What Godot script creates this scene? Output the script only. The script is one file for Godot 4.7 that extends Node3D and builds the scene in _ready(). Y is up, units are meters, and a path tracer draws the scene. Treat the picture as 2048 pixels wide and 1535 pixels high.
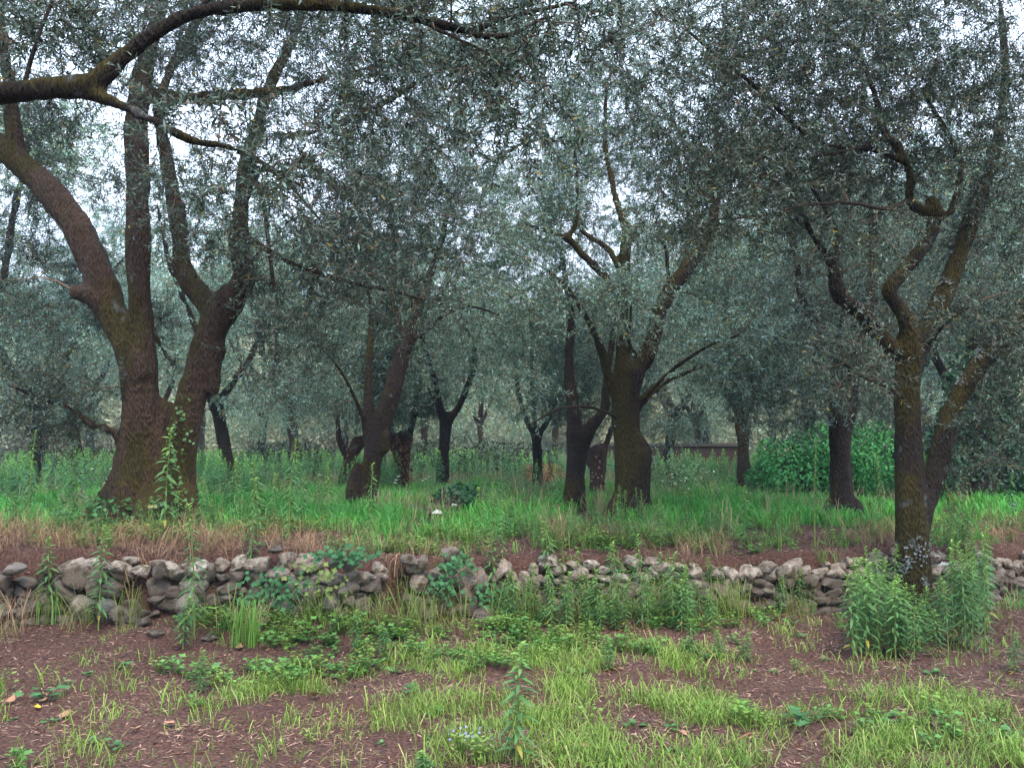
extends Node3D
# An old olive grove with a dry stone terrace wall, under an overcast evening sky.
# y is up, metres; the camera stands on the lower terrace and looks along -z.

const EYE := 1.6
const FOCAL := 1900.0            # focal length in pixels of the 2048 x 1535 photograph
const HORIZON := 885.0           # row of the horizon in it
var pitch := atan((HORIZON - 767.5) / FOCAL)
var rng := RandomNumberGenerator.new()
var bump := FastNoiseLite.new()
var broad := FastNoiseLite.new()
var fine := FastNoiseLite.new()
var M := {}
var S := {}                      # meshes that are shared
var used_names := {}
var total := 0


# ------------------------------------------------------------------ helpers
class Shape:
	var v := PackedVector3Array()
	var n := PackedVector3Array()
	var c := PackedColorArray()
	var i := PackedInt32Array()

	func tri(a: Vector3, b: Vector3, d: Vector3, col: Color) -> void:
		var nn := (d - a).cross(b - a).normalized()
		var k := v.size()
		v.append(a); v.append(b); v.append(d)
		n.append(nn); n.append(nn); n.append(nn)
		c.append(col); c.append(col); c.append(col)
		i.append(k); i.append(k + 1); i.append(k + 2)

	# a leaf from base along DIR, WIDE across SIDE, folded and bent down
	func leaf(base: Vector3, dir: Vector3, side: Vector3, length: float, wide: float, fold: float, droop: float, col: Color) -> void:
		var up := side.cross(dir).normalized()
		var p1 := base + dir * length * 0.35
		var p2 := base + dir * length * 0.7 - up * droop * length * 0.4
		var tip := base + dir * length - up * droop * length
		var w := side * wide * 0.5
		var lift := up * wide * fold
		tri(base, p1 - w + lift, p1, col); tri(base, p1, p1 + w + lift, col)
		tri(p1, p1 - w + lift, p2 - w * 0.75 + lift, col); tri(p1, p2 - w * 0.75 + lift, p2, col)
		tri(p1, p2 + w * 0.75 + lift, p1 + w + lift, col); tri(p1, p2, p2 + w * 0.75 + lift, col)
		tri(p2, p2 - w * 0.75 + lift, tip, col); tri(p2, tip, p2 + w * 0.75 + lift, col)

	# a flat many-pointed leaf
	func fan(base: Vector3, dir: Vector3, side: Vector3, radii: Array, size: float, cup: float, col: Color) -> void:
		var up := side.cross(dir).normalized()
		var mid := base + dir * size * 0.4
		var last := base
		for k in radii.size():
			var a := PI * (1.15 - 2.3 * k / (radii.size() - 1.0))
			var p := mid + (dir * cos(a) - side * sin(a)) * size * float(radii[k]) + up * cup * size * float(radii[k])
			if k > 0:
				tri(mid, last, p, col)
			last = p

	func tube(pts: PackedVector3Array, radii: PackedFloat32Array, sides: int, col: Color) -> void:
		var k0 := v.size()
		var m := pts.size()
		var x := Vector3.RIGHT
		for j in m:
			var t := (pts[mini(j + 1, m - 1)] - pts[maxi(j - 1, 0)]).normalized()
			if absf(t.dot(x)) > 0.9:
				x = Vector3.BACK if absf(t.z) < 0.7 else Vector3.UP
			x = (x - t * t.dot(x)).normalized()
			var y := t.cross(x)
			for s in sides:
				var a := TAU * s / sides
				var nn := x * cos(a) + y * sin(a)
				v.append(pts[j] + nn * radii[j]); n.append(nn); c.append(col)
		for j in m - 1:
			for s in sides:
				var a := k0 + j * sides + s
				var b := k0 + j * sides + (s + 1) % sides
				i.append(a); i.append(a + sides); i.append(b)
				i.append(b); i.append(a + sides); i.append(b + sides)

	func mesh() -> ArrayMesh:
		var m := ArrayMesh.new()
		var a := []
		a.resize(Mesh.ARRAY_MAX)
		a[Mesh.ARRAY_VERTEX] = v
		a[Mesh.ARRAY_NORMAL] = n
		a[Mesh.ARRAY_COLOR] = c
		a[Mesh.ARRAY_INDEX] = i
		m.add_surface_from_arrays(Mesh.PRIMITIVE_TRIANGLES, a)
		return m


func numbered(called: String) -> String:
	var k: int = used_names.get(called, -1) + 1
	used_names[called] = k
	return called if k == 0 else "%s_%03d" % [called, k]


func tag(o: Node, label: String, category: String, group := "", kind := "") -> void:
	o.set_meta("label", label)
	if category:
		o.set_meta("category", category)
	if group:
		o.set_meta("group", group)
	if kind:
		o.set_meta("kind", kind)


func thing(called: String, where: Vector3, label: String, category: String, group := "") -> Node3D:
	var o := Node3D.new()
	o.name = numbered(called)
	o.position = where
	add_child(o)
	tag(o, label, category, group)
	return o


func part(called: String, mesh: Mesh, mat: Material, parent: Node, stuff := false) -> MeshInstance3D:
	var o := MeshInstance3D.new()
	o.name = numbered(called) if parent == self else called
	o.mesh = mesh
	o.material_override = mat
	if stuff:
		o.set_meta("kind", "stuff")
	parent.add_child(o, true)
	return o


func many(called: String, mesh: Mesh, mat: Material, places: Array, colors: Array, parent: Node) -> MultiMeshInstance3D:
	var mm := MultiMesh.new()
	mm.transform_format = MultiMesh.TRANSFORM_3D
	mm.use_colors = true
	mm.mesh = mesh
	mm.instance_count = places.size()
	for k in places.size():
		mm.set_instance_transform(k, places[k])
		mm.set_instance_color(k, colors[k])
	var o := MultiMeshInstance3D.new()
	o.name = numbered(called) if parent == self else called
	o.multimesh = mm
	o.material_override = mat
	o.set_meta("kind", "stuff")
	parent.add_child(o, true)
	return o


func copy_of(o: Node3D, where: Vector3, turn: float, size: Vector3, label: String, group := "") -> Node3D:
	var c: Node3D = o.duplicate()
	c.name = numbered(String(o.name).rstrip("0123456789").trim_suffix("_"))
	add_child(c)
	c.position = where
	c.rotation.y = turn
	c.scale = size
	c.set_meta("label", label)
	if group:
		c.set_meta("group", group)
	elif c.has_meta("group"):
		c.remove_meta("group")
	return c


func r(a: float, b: float) -> float:
	return rng.randf_range(a, b)


func ball() -> Vector3:
	while true:
		var p := Vector3(r(-1, 1), r(-1, 1), r(-1, 1))
		if p.length_squared() < 1.0 and p.length_squared() > 0.001:
			return p
	return Vector3.ZERO


func jitter(col: Color, amount: float) -> Color:
	var k := 1.0 + r(-amount, amount)
	return Color(col.r * k * (1 + r(-0.08, 0.08)), col.g * k, col.b * k * (1 + r(-0.08, 0.08)))


func srgb(col: Color) -> Color:
	return col.linear_to_srgb()


# the world's point that stands D metres ahead in the direction of that place of the photograph
func at(px: float, py: float, d: float) -> Vector3:
	var u := (767.5 - py) / FOCAL
	var ray := Vector3((px - 1024.0) / FOCAL, sin(pitch) + cos(pitch) * u, -cos(pitch) + sin(pitch) * u)
	return Vector3(0, EYE, 0) + ray * (d / -ray.z)


func hit(px: float, py: float) -> Vector3:
	var d := 3.0
	while d < 60.0:
		var p := at(px, py, d)
		if p.y <= gh(p.x, d):
			return Vector3(p.x, gh(p.x, d), -d)
		d += 0.02
	return at(px, py, 60.0)


# ------------------------------------------------------------------ terrain
func wall_d(x: float) -> float:
	return 7.6 + 0.2436 * (clampf(x, -14.0, 16.0) + 4.1) + 0.12 * sin(x * 1.3 + 0.7)


func wall_h(x: float) -> float:
	return lerpf(0.73, 0.53, smoothstep(-4.0, 1.0, x)) + 0.035 * sin(x * 2.1) + 0.02 * sin(x * 5.3)


func gh(x: float, d: float) -> float:
	var w := wall_d(x)
	var low := 0.05 * bump.get_noise_2d(x * 1.0, d) + 0.028 * bump.get_noise_2d(x * 4.0 + 50, d * 4.0)
	low += 0.16 * smoothstep(w - 1.1, w, d) * smoothstep(1.5, -3.0, x)
	low -= 0.6 * smoothstep(-2.0, -40.0, d)
	var h := wall_h(x)
	var up := h + (0.66 - h) * smoothstep(w, w + 5.0, d) + 0.06 * bump.get_noise_2d(x * 0.7 + 90, d * 0.7) + 0.02 * bump.get_noise_2d(x * 3.0, d * 3.0)
	up += 24.0 * smoothstep(52.0, 190.0, d) * (0.75 + 0.5 * broad.get_noise_2d(x * 0.4, d * 0.4)) * (1.0 - 0.45 * smoothstep(10.0, -60.0, x))
	var e := 0.05 * fine.get_noise_2d(x * 3.0, d * 3.0)
	return lerpf(low, up, smoothstep(w - 0.02 + e, w + 0.24 + e, d))


func spread(from: float, to: float, step: float) -> Array:
	var a := []
	var p := from
	while p < to - step * 0.5:
		a.append(p)
		p += step
	return a


func build_ground() -> void:
	var xs := [-420.0, -250.0, -150.0, -90.0, -60.0, -40.0, -28.0, -20.0, -15.0, -12.0, -10.0, -9.0, -8.2] + spread(-7.5, 8.0, 0.075) + [8.0, 9.0, 10.0, 12.0, 15.0, 20.0, 28.0, 40.0, 60.0, 90.0, 150.0, 250.0, 420.0]
	var ds := [-120.0, -60.0, -35.0, -20.0, -12.0, -7.0, -4.0, -2.0, -0.5] + spread(0.5, 4.0, 0.25) + spread(4.0, 6.4, 0.06) + spread(6.4, 11.2, 0.045) + spread(11.2, 16.0, 0.2) + spread(16.0, 30.0, 1.0) + spread(30.0, 60.0, 3.0) + [60.0, 66.0, 73.0, 81.0, 90.0, 100.0, 112.0, 126.0, 142.0, 160.0, 182.0, 210.0, 260.0, 340.0, 460.0]
	var s := Shape.new()
	var nx := xs.size()
	var nd := ds.size()
	for d in ds:
		for x in xs:
			var y := gh(x, d)
			s.v.append(Vector3(x, y, -d))
			var e := 0.05 if absf(x) < 8.0 and d < 16.0 and d > 0.0 else 0.6
			s.n.append(Vector3(gh(x - e, d) - gh(x + e, d), 2.0 * e, gh(x, d + e) - gh(x, d - e)).normalized())
			var k := 0.5 + 0.5 * bump.get_noise_2d(x * 1.7 + 11, d * 1.7)
			var soil := Color(0.135, 0.072, 0.057).lerp(Color(0.195, 0.112, 0.09), k)
			var w := wall_d(x)
			if d > w + 0.3:
				var g := smoothstep(w + 1.2, w + 2.6, d + 0.7 * bump.get_noise_2d(x, d))
				soil = soil.lerp(Color(0.06, 0.085, 0.03), 0.75 * g)
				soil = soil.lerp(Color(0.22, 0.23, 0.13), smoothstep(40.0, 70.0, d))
			s.c.append(soil)
	for j in nd - 1:
		for k in nx - 1:
			var a := j * nx + k
			s.i.append_array([a, a + nx, a + 1, a + 1, a + nx, a + nx + 1])
	var o := part("ground", s.mesh(), M.soil, self)
	tag(o, "reddish brown soil of the grove with a terrace step along the stone wall", "ground", "", "structure")


# ------------------------------------------------------------------ materials
func picture(noise: FastNoiseLite, size: int, low: Color, high: Color, power: float) -> ImageTexture:
	var src := noise.get_seamless_image(size, size)
	src.convert(Image.FORMAT_L8)
	var im := Image.create_empty(size, size, false, Image.FORMAT_RGB8)
	for y in size:
		for x in size:
			im.set_pixel(x, y, low.lerp(high, pow(src.get_pixel(x, y).r, power)))
	return ImageTexture.create_from_image(im)


func surface(color: Color, rough: float, tex: Texture2D = null, scale := Vector3.ONE, relief: Texture2D = null, relief_cm := 0.0, world := false) -> StandardMaterial3D:
	var m := StandardMaterial3D.new()
	m.albedo_color = srgb(color)
	m.vertex_color_use_as_albedo = true
	m.roughness = rough
	m.metallic_specular = 0.35
	m.cull_mode = BaseMaterial3D.CULL_DISABLED
	if tex:
		m.albedo_texture = tex
	if tex or relief:
		m.uv1_triplanar = true
		m.uv1_world_triplanar = world
		m.uv1_scale = scale
	if relief:
		m.heightmap_enabled = true
		m.heightmap_texture = relief
		m.heightmap_scale = relief_cm
	return m


func leafy(rough: float, spec: float, through: float) -> StandardMaterial3D:
	var m := surface(Color.WHITE, rough)
	m.metallic_specular = spec
	m.backlight_enabled = true
	m.backlight = srgb(Color(through, through, through * 0.8))
	return m


func make_materials() -> void:
	var n := FastNoiseLite.new()
	n.seed = 5
	n.noise_type = FastNoiseLite.TYPE_SIMPLEX
	n.fractal_type = FastNoiseLite.FRACTAL_FBM
	n.fractal_octaves = 5
	n.frequency = 0.02
	var grain := picture(n, 512, Color(0.55, 0.55, 0.55), Color(1, 1, 1), 1.0)
	var grain_height := picture(n, 512, Color.BLACK, Color.WHITE, 1.0)
	n.frequency = 0.06
	n.seed = 9
	var soil_look := picture(n, 512, Color(0.45, 0.42, 0.42), Color(1, 0.98, 0.96), 0.9)
	n.frequency = 0.03
	n.fractal_type = FastNoiseLite.FRACTAL_RIDGED
	n.seed = 21
	var bark_look := picture(n, 512, Color(0.30, 0.27, 0.25), Color(1, 1, 1), 1.1)
	var bark_height := picture(n, 512, Color.BLACK, Color.WHITE, 1.2)
	var c := FastNoiseLite.new()
	c.seed = 3
	c.noise_type = FastNoiseLite.TYPE_CELLULAR
	c.frequency = 0.035
	c.fractal_octaves = 3
	var speck := picture(c, 512, Color(0.38, 0.37, 0.36), Color(1.0, 1.0, 1.0), 0.8)
	M.soil = surface(Color.WHITE, 0.95, soil_look, Vector3.ONE * 0.9, grain_height, 4.0, true)
	M.bark = surface(Color.WHITE, 0.9, bark_look, Vector3(1.8, 0.45, 1.8), bark_height, 3.5, true)
	M.twig = surface(Color.WHITE, 0.85)
	M.stone = surface(Color.WHITE, 0.88, speck, Vector3.ONE * 1.1, grain_height, 2.0)
	M.leaf = leafy(0.48, 0.42, 0.2)
	M.herb = leafy(0.55, 0.4, 0.30)
	M.grass = leafy(0.55, 0.4, 0.40)
	M.dry = surface(Color.WHITE, 0.9)
	M.petal = leafy(0.7, 0.3, 0.3)
	M.lichen = surface(Color.WHITE, 0.95, grain, Vector3.ONE * 12.0)
	M.masonry = surface(Color.WHITE, 0.9, grain, Vector3.ONE * 0.8, grain_height, 3.0)


# ------------------------------------------------------------------ smooth bodies (trunks) from tapered capsules
# LIMBS: arrays of [PackedVector3Array, PackedFloat32Array]; returns one closed surface, joined smoothly.
func body(limbs: Array, cell: float, blend: float, gnarl: float, paint: Callable) -> ArrayMesh:
	var lo := Vector3.INF
	var hi := -Vector3.INF
	for l in limbs:
		for k in l[0].size():
			var e: float = l[1][k] + blend + cell * 3.0
			lo = lo.min(l[0][k] - Vector3.ONE * e)
			hi = hi.max(l[0][k] + Vector3.ONE * e)
	var nx := int((hi.x - lo.x) / cell) + 2
	var ny := int((hi.y - lo.y) / cell) + 2
	var nz := int((hi.z - lo.z) / cell) + 2
	var total := nx * ny * nz
	var field := PackedFloat32Array()
	field.resize(total)
	field.fill(100.0)
	var now := PackedFloat32Array()
	now.resize(total)
	now.fill(100.0)
	var touched := PackedInt32Array()
	var sy := nx
	var sz := nx * ny
	for l in limbs:
		var pts: PackedVector3Array = l[0]
		var rad: PackedFloat32Array = l[1]
		var mine := PackedInt32Array()
		for k in pts.size() - 1:
			var a := pts[k]
			var b := pts[k + 1]
			var ra := rad[k]
			var rb := rad[k + 1]
			var e := maxf(ra, rb) + blend + cell * 2.0
			var p0 := ((a.min(b) - Vector3.ONE * e - lo) / cell).floor()
			var p1 := ((a.max(b) + Vector3.ONE * e - lo) / cell).ceil()
			var ab := b - a
			var inv := 1.0 / maxf(ab.length_squared(), 1e-9)
			for z in range(maxi(int(p0.z), 0), mini(int(p1.z), nz - 1) + 1):
				for y in range(maxi(int(p0.y), 0), mini(int(p1.y), ny - 1) + 1):
					var row := z * sz + y * sy
					for x in range(maxi(int(p0.x), 0), mini(int(p1.x), nx - 1) + 1):
						var q := lo + Vector3(x, y, z) * cell - a
						var t := clampf(q.dot(ab) * inv, 0.0, 1.0)
						var dd := (q - ab * t).length() - ra - (rb - ra) * t
						var at_ := row + x
						var was := now[at_]
						if was == 100.0:
							mine.append(at_)
						if dd < was:
							now[at_] = dd
		for at_ in mine:
			var f := field[at_]
			var g := now[at_]
			now[at_] = 100.0
			if f == 100.0:
				touched.append(at_)
				field[at_] = g
			else:
				var h := maxf(blend - absf(f - g), 0.0) / blend
				field[at_] = minf(f, g) - h * h * blend * 0.25
	for at_ in touched:
		var f := field[at_]
		if absf(f) < cell * 3.0 + gnarl:
			var p := lo + Vector3(at_ % nx, (at_ / nx) % ny, at_ / sz) * cell
			field[at_] = f + gnarl * (fine.get_noise_3d(p.x * 12.0, p.y * 1.8, p.z * 12.0) + 0.8 * bump.get_noise_3d(p.x * 3.0, p.y * 2.0, p.z * 3.0))
	var s := Shape.new()
	var index := {}
	var off := PackedInt32Array([0, 1, sy, sy + 1, sz, sz + 1, sz + sy, sz + sy + 1])
	var e0 := PackedInt32Array([0, 2, 4, 6, 0, 1, 4, 5, 0, 1, 2, 3])
	var e1 := PackedInt32Array([1, 3, 5, 7, 2, 3, 6, 7, 4, 5, 6, 7])
	var spot := []
	for k in 8:
		spot.append(Vector3(k & 1, (k >> 1) & 1, k >> 2))
	var cells := PackedInt32Array()
	var val := PackedFloat32Array()
	val.resize(8)
	for at_ in touched:
		if absf(field[at_]) > cell * 2.5 or at_ + sz + sy + 1 >= total:
			continue
		var inside := 0
		for k in 8:
			val[k] = field[at_ + off[k]]
			if val[k] < 0.0:
				inside += 1
		if inside == 0 or inside == 8:
			continue
		var sum := Vector3.ZERO
		var count := 0
		for k in 12:
			var va := val[e0[k]]
			var vb := val[e1[k]]
			if (va < 0.0) != (vb < 0.0):
				sum += spot[e0[k]].lerp(spot[e1[k]], va / (va - vb))
				count += 1
		var g := Vector3(val[1] + val[3] + val[5] + val[7] - val[0] - val[2] - val[4] - val[6], val[2] + val[3] + val[6] + val[7] - val[0] - val[1] - val[4] - val[5], val[4] + val[5] + val[6] + val[7] - val[0] - val[1] - val[2] - val[3])
		var where := lo + (Vector3(at_ % nx, (at_ / nx) % ny, at_ / sz) + sum / count) * cell
		index[at_] = s.v.size()
		s.v.append(where)
		s.n.append(g.normalized())
		s.c.append(paint.call(where, g.normalized()))
		cells.append(at_)
	for at_ in cells:
		var inside := field[at_] < 0.0
		for axis in 3:
			var step: int = [1, sy, sz][axis]
			if (field[at_ + step] < 0.0) == inside:
				continue
			var u: int = [sy, sz, 1][axis]
			var w: int = [sz, 1, sy][axis]
			if not (index.has(at_ - u) and index.has(at_ - w) and index.has(at_ - u - w)):
				continue
			var a: int = index[at_ - u - w]
			var b: int = index[at_ - w]
			var d: int = index[at_]
			var f: int = index[at_ - u]
			if inside:
				s.i.append_array([a, d, b, a, f, d])
			else:
				s.i.append_array([a, b, d, a, d, f])
	return s.mesh()


func smooth_line(pts: PackedVector3Array, rad: PackedFloat32Array, per: int) -> Array:
	var p := PackedVector3Array()
	var q := PackedFloat32Array()
	var m := pts.size()
	for k in m - 1:
		for j in per:
			var t := float(j) / per
			p.append(pts[k].cubic_interpolate(pts[k + 1], pts[maxi(k - 1, 0)], pts[mini(k + 2, m - 1)], t))
			q.append(lerpf(rad[k], rad[k + 1], t))
	p.append(pts[m - 1])
	q.append(rad[m - 1])
	return [p, q]


func bark_paint(brown: Color, moss: float, lichen: float) -> Callable:
	return func(p: Vector3, nn: Vector3) -> Color:
		var k := 0.5 + 0.5 * fine.get_noise_3d(p.x * 6.0, p.y * 1.2, p.z * 6.0)
		var col := brown * (0.65 + 0.6 * k)
		var g := bump.get_noise_3d(p.x * 2.2, p.y * 1.1, p.z * 2.2) + 0.4 * fine.get_noise_3d(p.x * 9.0, p.y * 9.0, p.z * 9.0)
		g += 0.35 * nn.y - 0.25 * nn.x + moss - 0.5
		col = col.lerp(Color(0.105, 0.088, 0.016) * (0.7 + 0.6 * k), clampf(g * 3.0, 0.0, 0.9))
		var f := fine.get_noise_3d(p.x * 4.0 + 30, p.y * 4.0, p.z * 4.0) + 0.5 * bump.get_noise_3d(p.x * 1.5 + 9, p.y * 1.5, p.z * 1.5) + 0.2 * nn.y
		if f > 0.62 - lichen:
			col = col.lerp(Color(0.24, 0.27, 0.26), clampf((f - 0.62 + lichen) * 8.0, 0.0, 0.85))
		return col


# ------------------------------------------------------------------ olive trees
func make_sprays() -> void:
	for k in 4:
		var s := Shape.new()
		var length := r(0.28, 0.4)
		var pts := PackedVector3Array()
		var rad := PackedFloat32Array()
		var bend := Vector3(r(-0.12, 0.12), 0, r(-0.12, 0.12))
		for j in 5:
			var t := j / 4.0
			pts.append(Vector3(0, length * t, 0) + bend * t * t)
			rad.append(lerpf(0.0028, 0.0009, t))
		s.tube(pts, rad, 3, Color(0.13, 0.12, 0.09))
		var pairs := 14
		for j in pairs:
			var t := (j + 0.6) / pairs
			var p := Vector3(0, length * t, 0) + bend * t * t
			for side in 2:
				var a := (j % 2) * PI / 2 + side * PI + r(-0.5, 0.5)
				var out := Vector3(cos(a), 0, sin(a))
				var dir := (out * r(0.6, 1.0) + Vector3.UP * r(0.3, 0.9)).normalized()
				var across := dir.cross(Vector3.UP).normalized().rotated(dir, r(-1.2, 1.2))
				var col := Color(0.042, 0.075, 0.044)
				var pick := rng.randf()
				if pick < 0.33:
					col = Color(0.16, 0.255, 0.225)
				elif pick < 0.34:
					col = Color(0.42, 0.30, 0.04)
				elif pick < 0.46:
					col = Color(0.10, 0.075, 0.04)
				s.leaf(p, dir, across, r(0.036, 0.058), r(0.008, 0.0115), 0.12, r(-0.1, 0.25), jitter(col, 0.25))
		S["spray_%d" % k] = s.mesh()


# SKELETON: limbs that may carry twigs; CLUMPS: [centre, radii, number of twigs]
func grow(root: Node3D, skeleton: Array, clumps: Array, sprays_per_m: float, spray_size: float, sides: int, tint: Color) -> void:
	var node := PackedVector3Array()
	var thick := PackedFloat32Array()
	for l in skeleton:
		for k in l[0].size():
			node.append(l[0][k])
			thick.append(l[1][k])
	var wood := Shape.new()
	var places := [[], [], [], []]
	var colors := [[], [], [], []]
	for cl in clumps:
		var targets := []
		for k in int(cl[2] * CROWD):
			targets.append(cl[0] + ball() * cl[1])
		for goal: Vector3 in targets:
			var best := 0
			var near := INF
			for k in node.size():
				var q := node[k].distance_squared_to(goal)
				if q < near:
					near = q
					best = k
			var from := node[best]
			var length := sqrt(near)
			if length < 0.12:
				continue
			var r0 := minf(thick[best] * 0.6, 0.004 + 0.006 * length)
			var steps := clampi(int(length / 0.25) + 2, 3, 8)
			var dir := (goal - from) / length
			var bow := (Vector3.UP * 0.25 + ball() * 0.35) * length * 0.35
			var pts := PackedVector3Array()
			var rad := PackedFloat32Array()
			for j in steps:
				var t := j / (steps - 1.0)
				pts.append(from.lerp(goal, t) + bow * 4.0 * t * (1.0 - t) * 0.5 + (ball() * 0.03 * length if j > 0 else Vector3.ZERO))
				rad.append(lerpf(r0, 0.0028, t))
				if j > 0:
					node.append(pts[j])
					thick.append(rad[j])
			wood.tube(pts, rad, sides, jitter(Color(0.15, 0.10, 0.07), 0.35))
			var count := int(maxf(8.0, minf(length, 0.9) * sprays_per_m * 1.7))
			if rng.randf() < 0.36:
				count = 2
			var start := maxf(0.15, 1.0 - 0.6 / length)
			for j in count:
				var t := lerpf(start, 1.0, (j + rng.randf()) / count)
				var f := t * (steps - 1)
				var k := mini(int(f), steps - 2)
				var p := pts[k].lerp(pts[k + 1], f - k)
				var along := (pts[k + 1] - pts[k]).normalized()
				var y := (along * 0.7 + ball() * 1.0 + Vector3(0, -0.12, 0)).normalized()
				var x := y.cross(ball()).normalized()
				var size := spray_size * r(0.75, 1.2)
				var which := rng.randi() % 4
				places[which].append(Transform3D(Basis(x, y, x.cross(y)).scaled(Vector3.ONE * size), p))
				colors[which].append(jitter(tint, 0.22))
	total += places[0].size() * 4
	part("branchwork", wood.mesh(), M.twig, root, true)
	for k in 4:
		many("crown", S["spray_%d" % k], M.leaf, places[k], colors[k], root)


# LIMBS: per limb a flat list of pixel column, pixel row, metres behind the tree's depth, width in pixels
func olive(label: String, d: float, base: Vector2, limbs: Array, clumps: Array, look: Dictionary) -> Node3D:
	var foot := hit(base.x, base.y) if not look.has("depth") else at(base.x, base.y, d)
	if look.has("depth"):
		foot.y = gh(foot.x, d)
	var root := thing("olive_tree", foot, label, "tree")
	var thick := []
	var all := []
	for l in limbs:
		var pts := PackedVector3Array()
		var rad := PackedFloat32Array()
		for k in range(0, l.size(), 4):
			var dd: float = d + l[k + 2]
			pts.append(at(l[k], l[k + 1], dd) - foot)
			rad.append(l[k + 3] * 0.5 * dd / FOCAL * look.get("slim", 0.86))
		var line := smooth_line(pts, rad, 4)
		all.append(line)
		if rad[0] > look.get("thick", 0.028):
			# the body keeps what is thick enough for its grid; the rest goes on as a slender branch
			var stop := 0
			while stop < line[1].size() - 1 and line[1][stop] > look.get("cell", 0.028) * 0.85:
				stop += 1
			thick.append([line[0].slice(0, stop + 1), line[1].slice(0, stop + 1)])
			if stop < line[1].size() - 2:
				var s := Shape.new()
				s.tube(line[0].slice(maxi(stop - 2, 0)), line[1].slice(maxi(stop - 2, 0)), 8, Color(0.075, 0.058, 0.042))
				part("branch", s.mesh(), M.bark, root)
		else:
			var s := Shape.new()
			var wob: PackedVector3Array = line[0]
			for k in range(1, wob.size()):
				wob[k] += ball() * rad[0] * 0.5
			line[0] = wob
			s.tube(line[0], line[1], 7, Color(0.075, 0.058, 0.042))
			part("branch", s.mesh(), M.bark, root)
	var cell: float = look.get("cell", 0.028)
	var paint := bark_paint(look.get("bark", Color(0.125, 0.082, 0.058)), look.get("moss", 0.35), look.get("lichen", 0.0))
	part("trunk", body(thick, cell, look.get("blend", 0.09), look.get("gnarl", 0.022), func(p: Vector3, nn: Vector3) -> Color: return paint.call(p + foot, nn)), M.bark, root)
	var lumps := []
	for c in clumps:
		lumps.append([at(c[0], c[1], d + c[2]) - foot, Vector3(c[3], c[4], c[5]), c[6]])
	for line in all:
		var m: int = line[0].size() - 1
		if line[1][m] * FOCAL / d < 9.0 and line[0][m].y > look.get("bare", 1.5):
			lumps.append([line[0][m] + (line[0][m] - line[0][m - 3]).normalized() * 0.15, Vector3(0.32, 0.3, 0.32), 5])
			lumps.append([line[0][m - 3], Vector3(0.4, 0.3, 0.4), 3])
	var carrying := []
	for line in all:
		var p := PackedVector3Array()
		var q := PackedFloat32Array()
		for k in line[0].size():
			if line[0][k].y > look.get("bare", 1.5):
				p.append(line[0][k])
				q.append(line[1][k])
		if p.size():
			carrying.append([p, q])
	grow(root, carrying, lumps, look.get("sprays", 9.0), look.get("size", 1.0), 4, look.get("tint", Color(1, 1, 1)))
	return root


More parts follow.
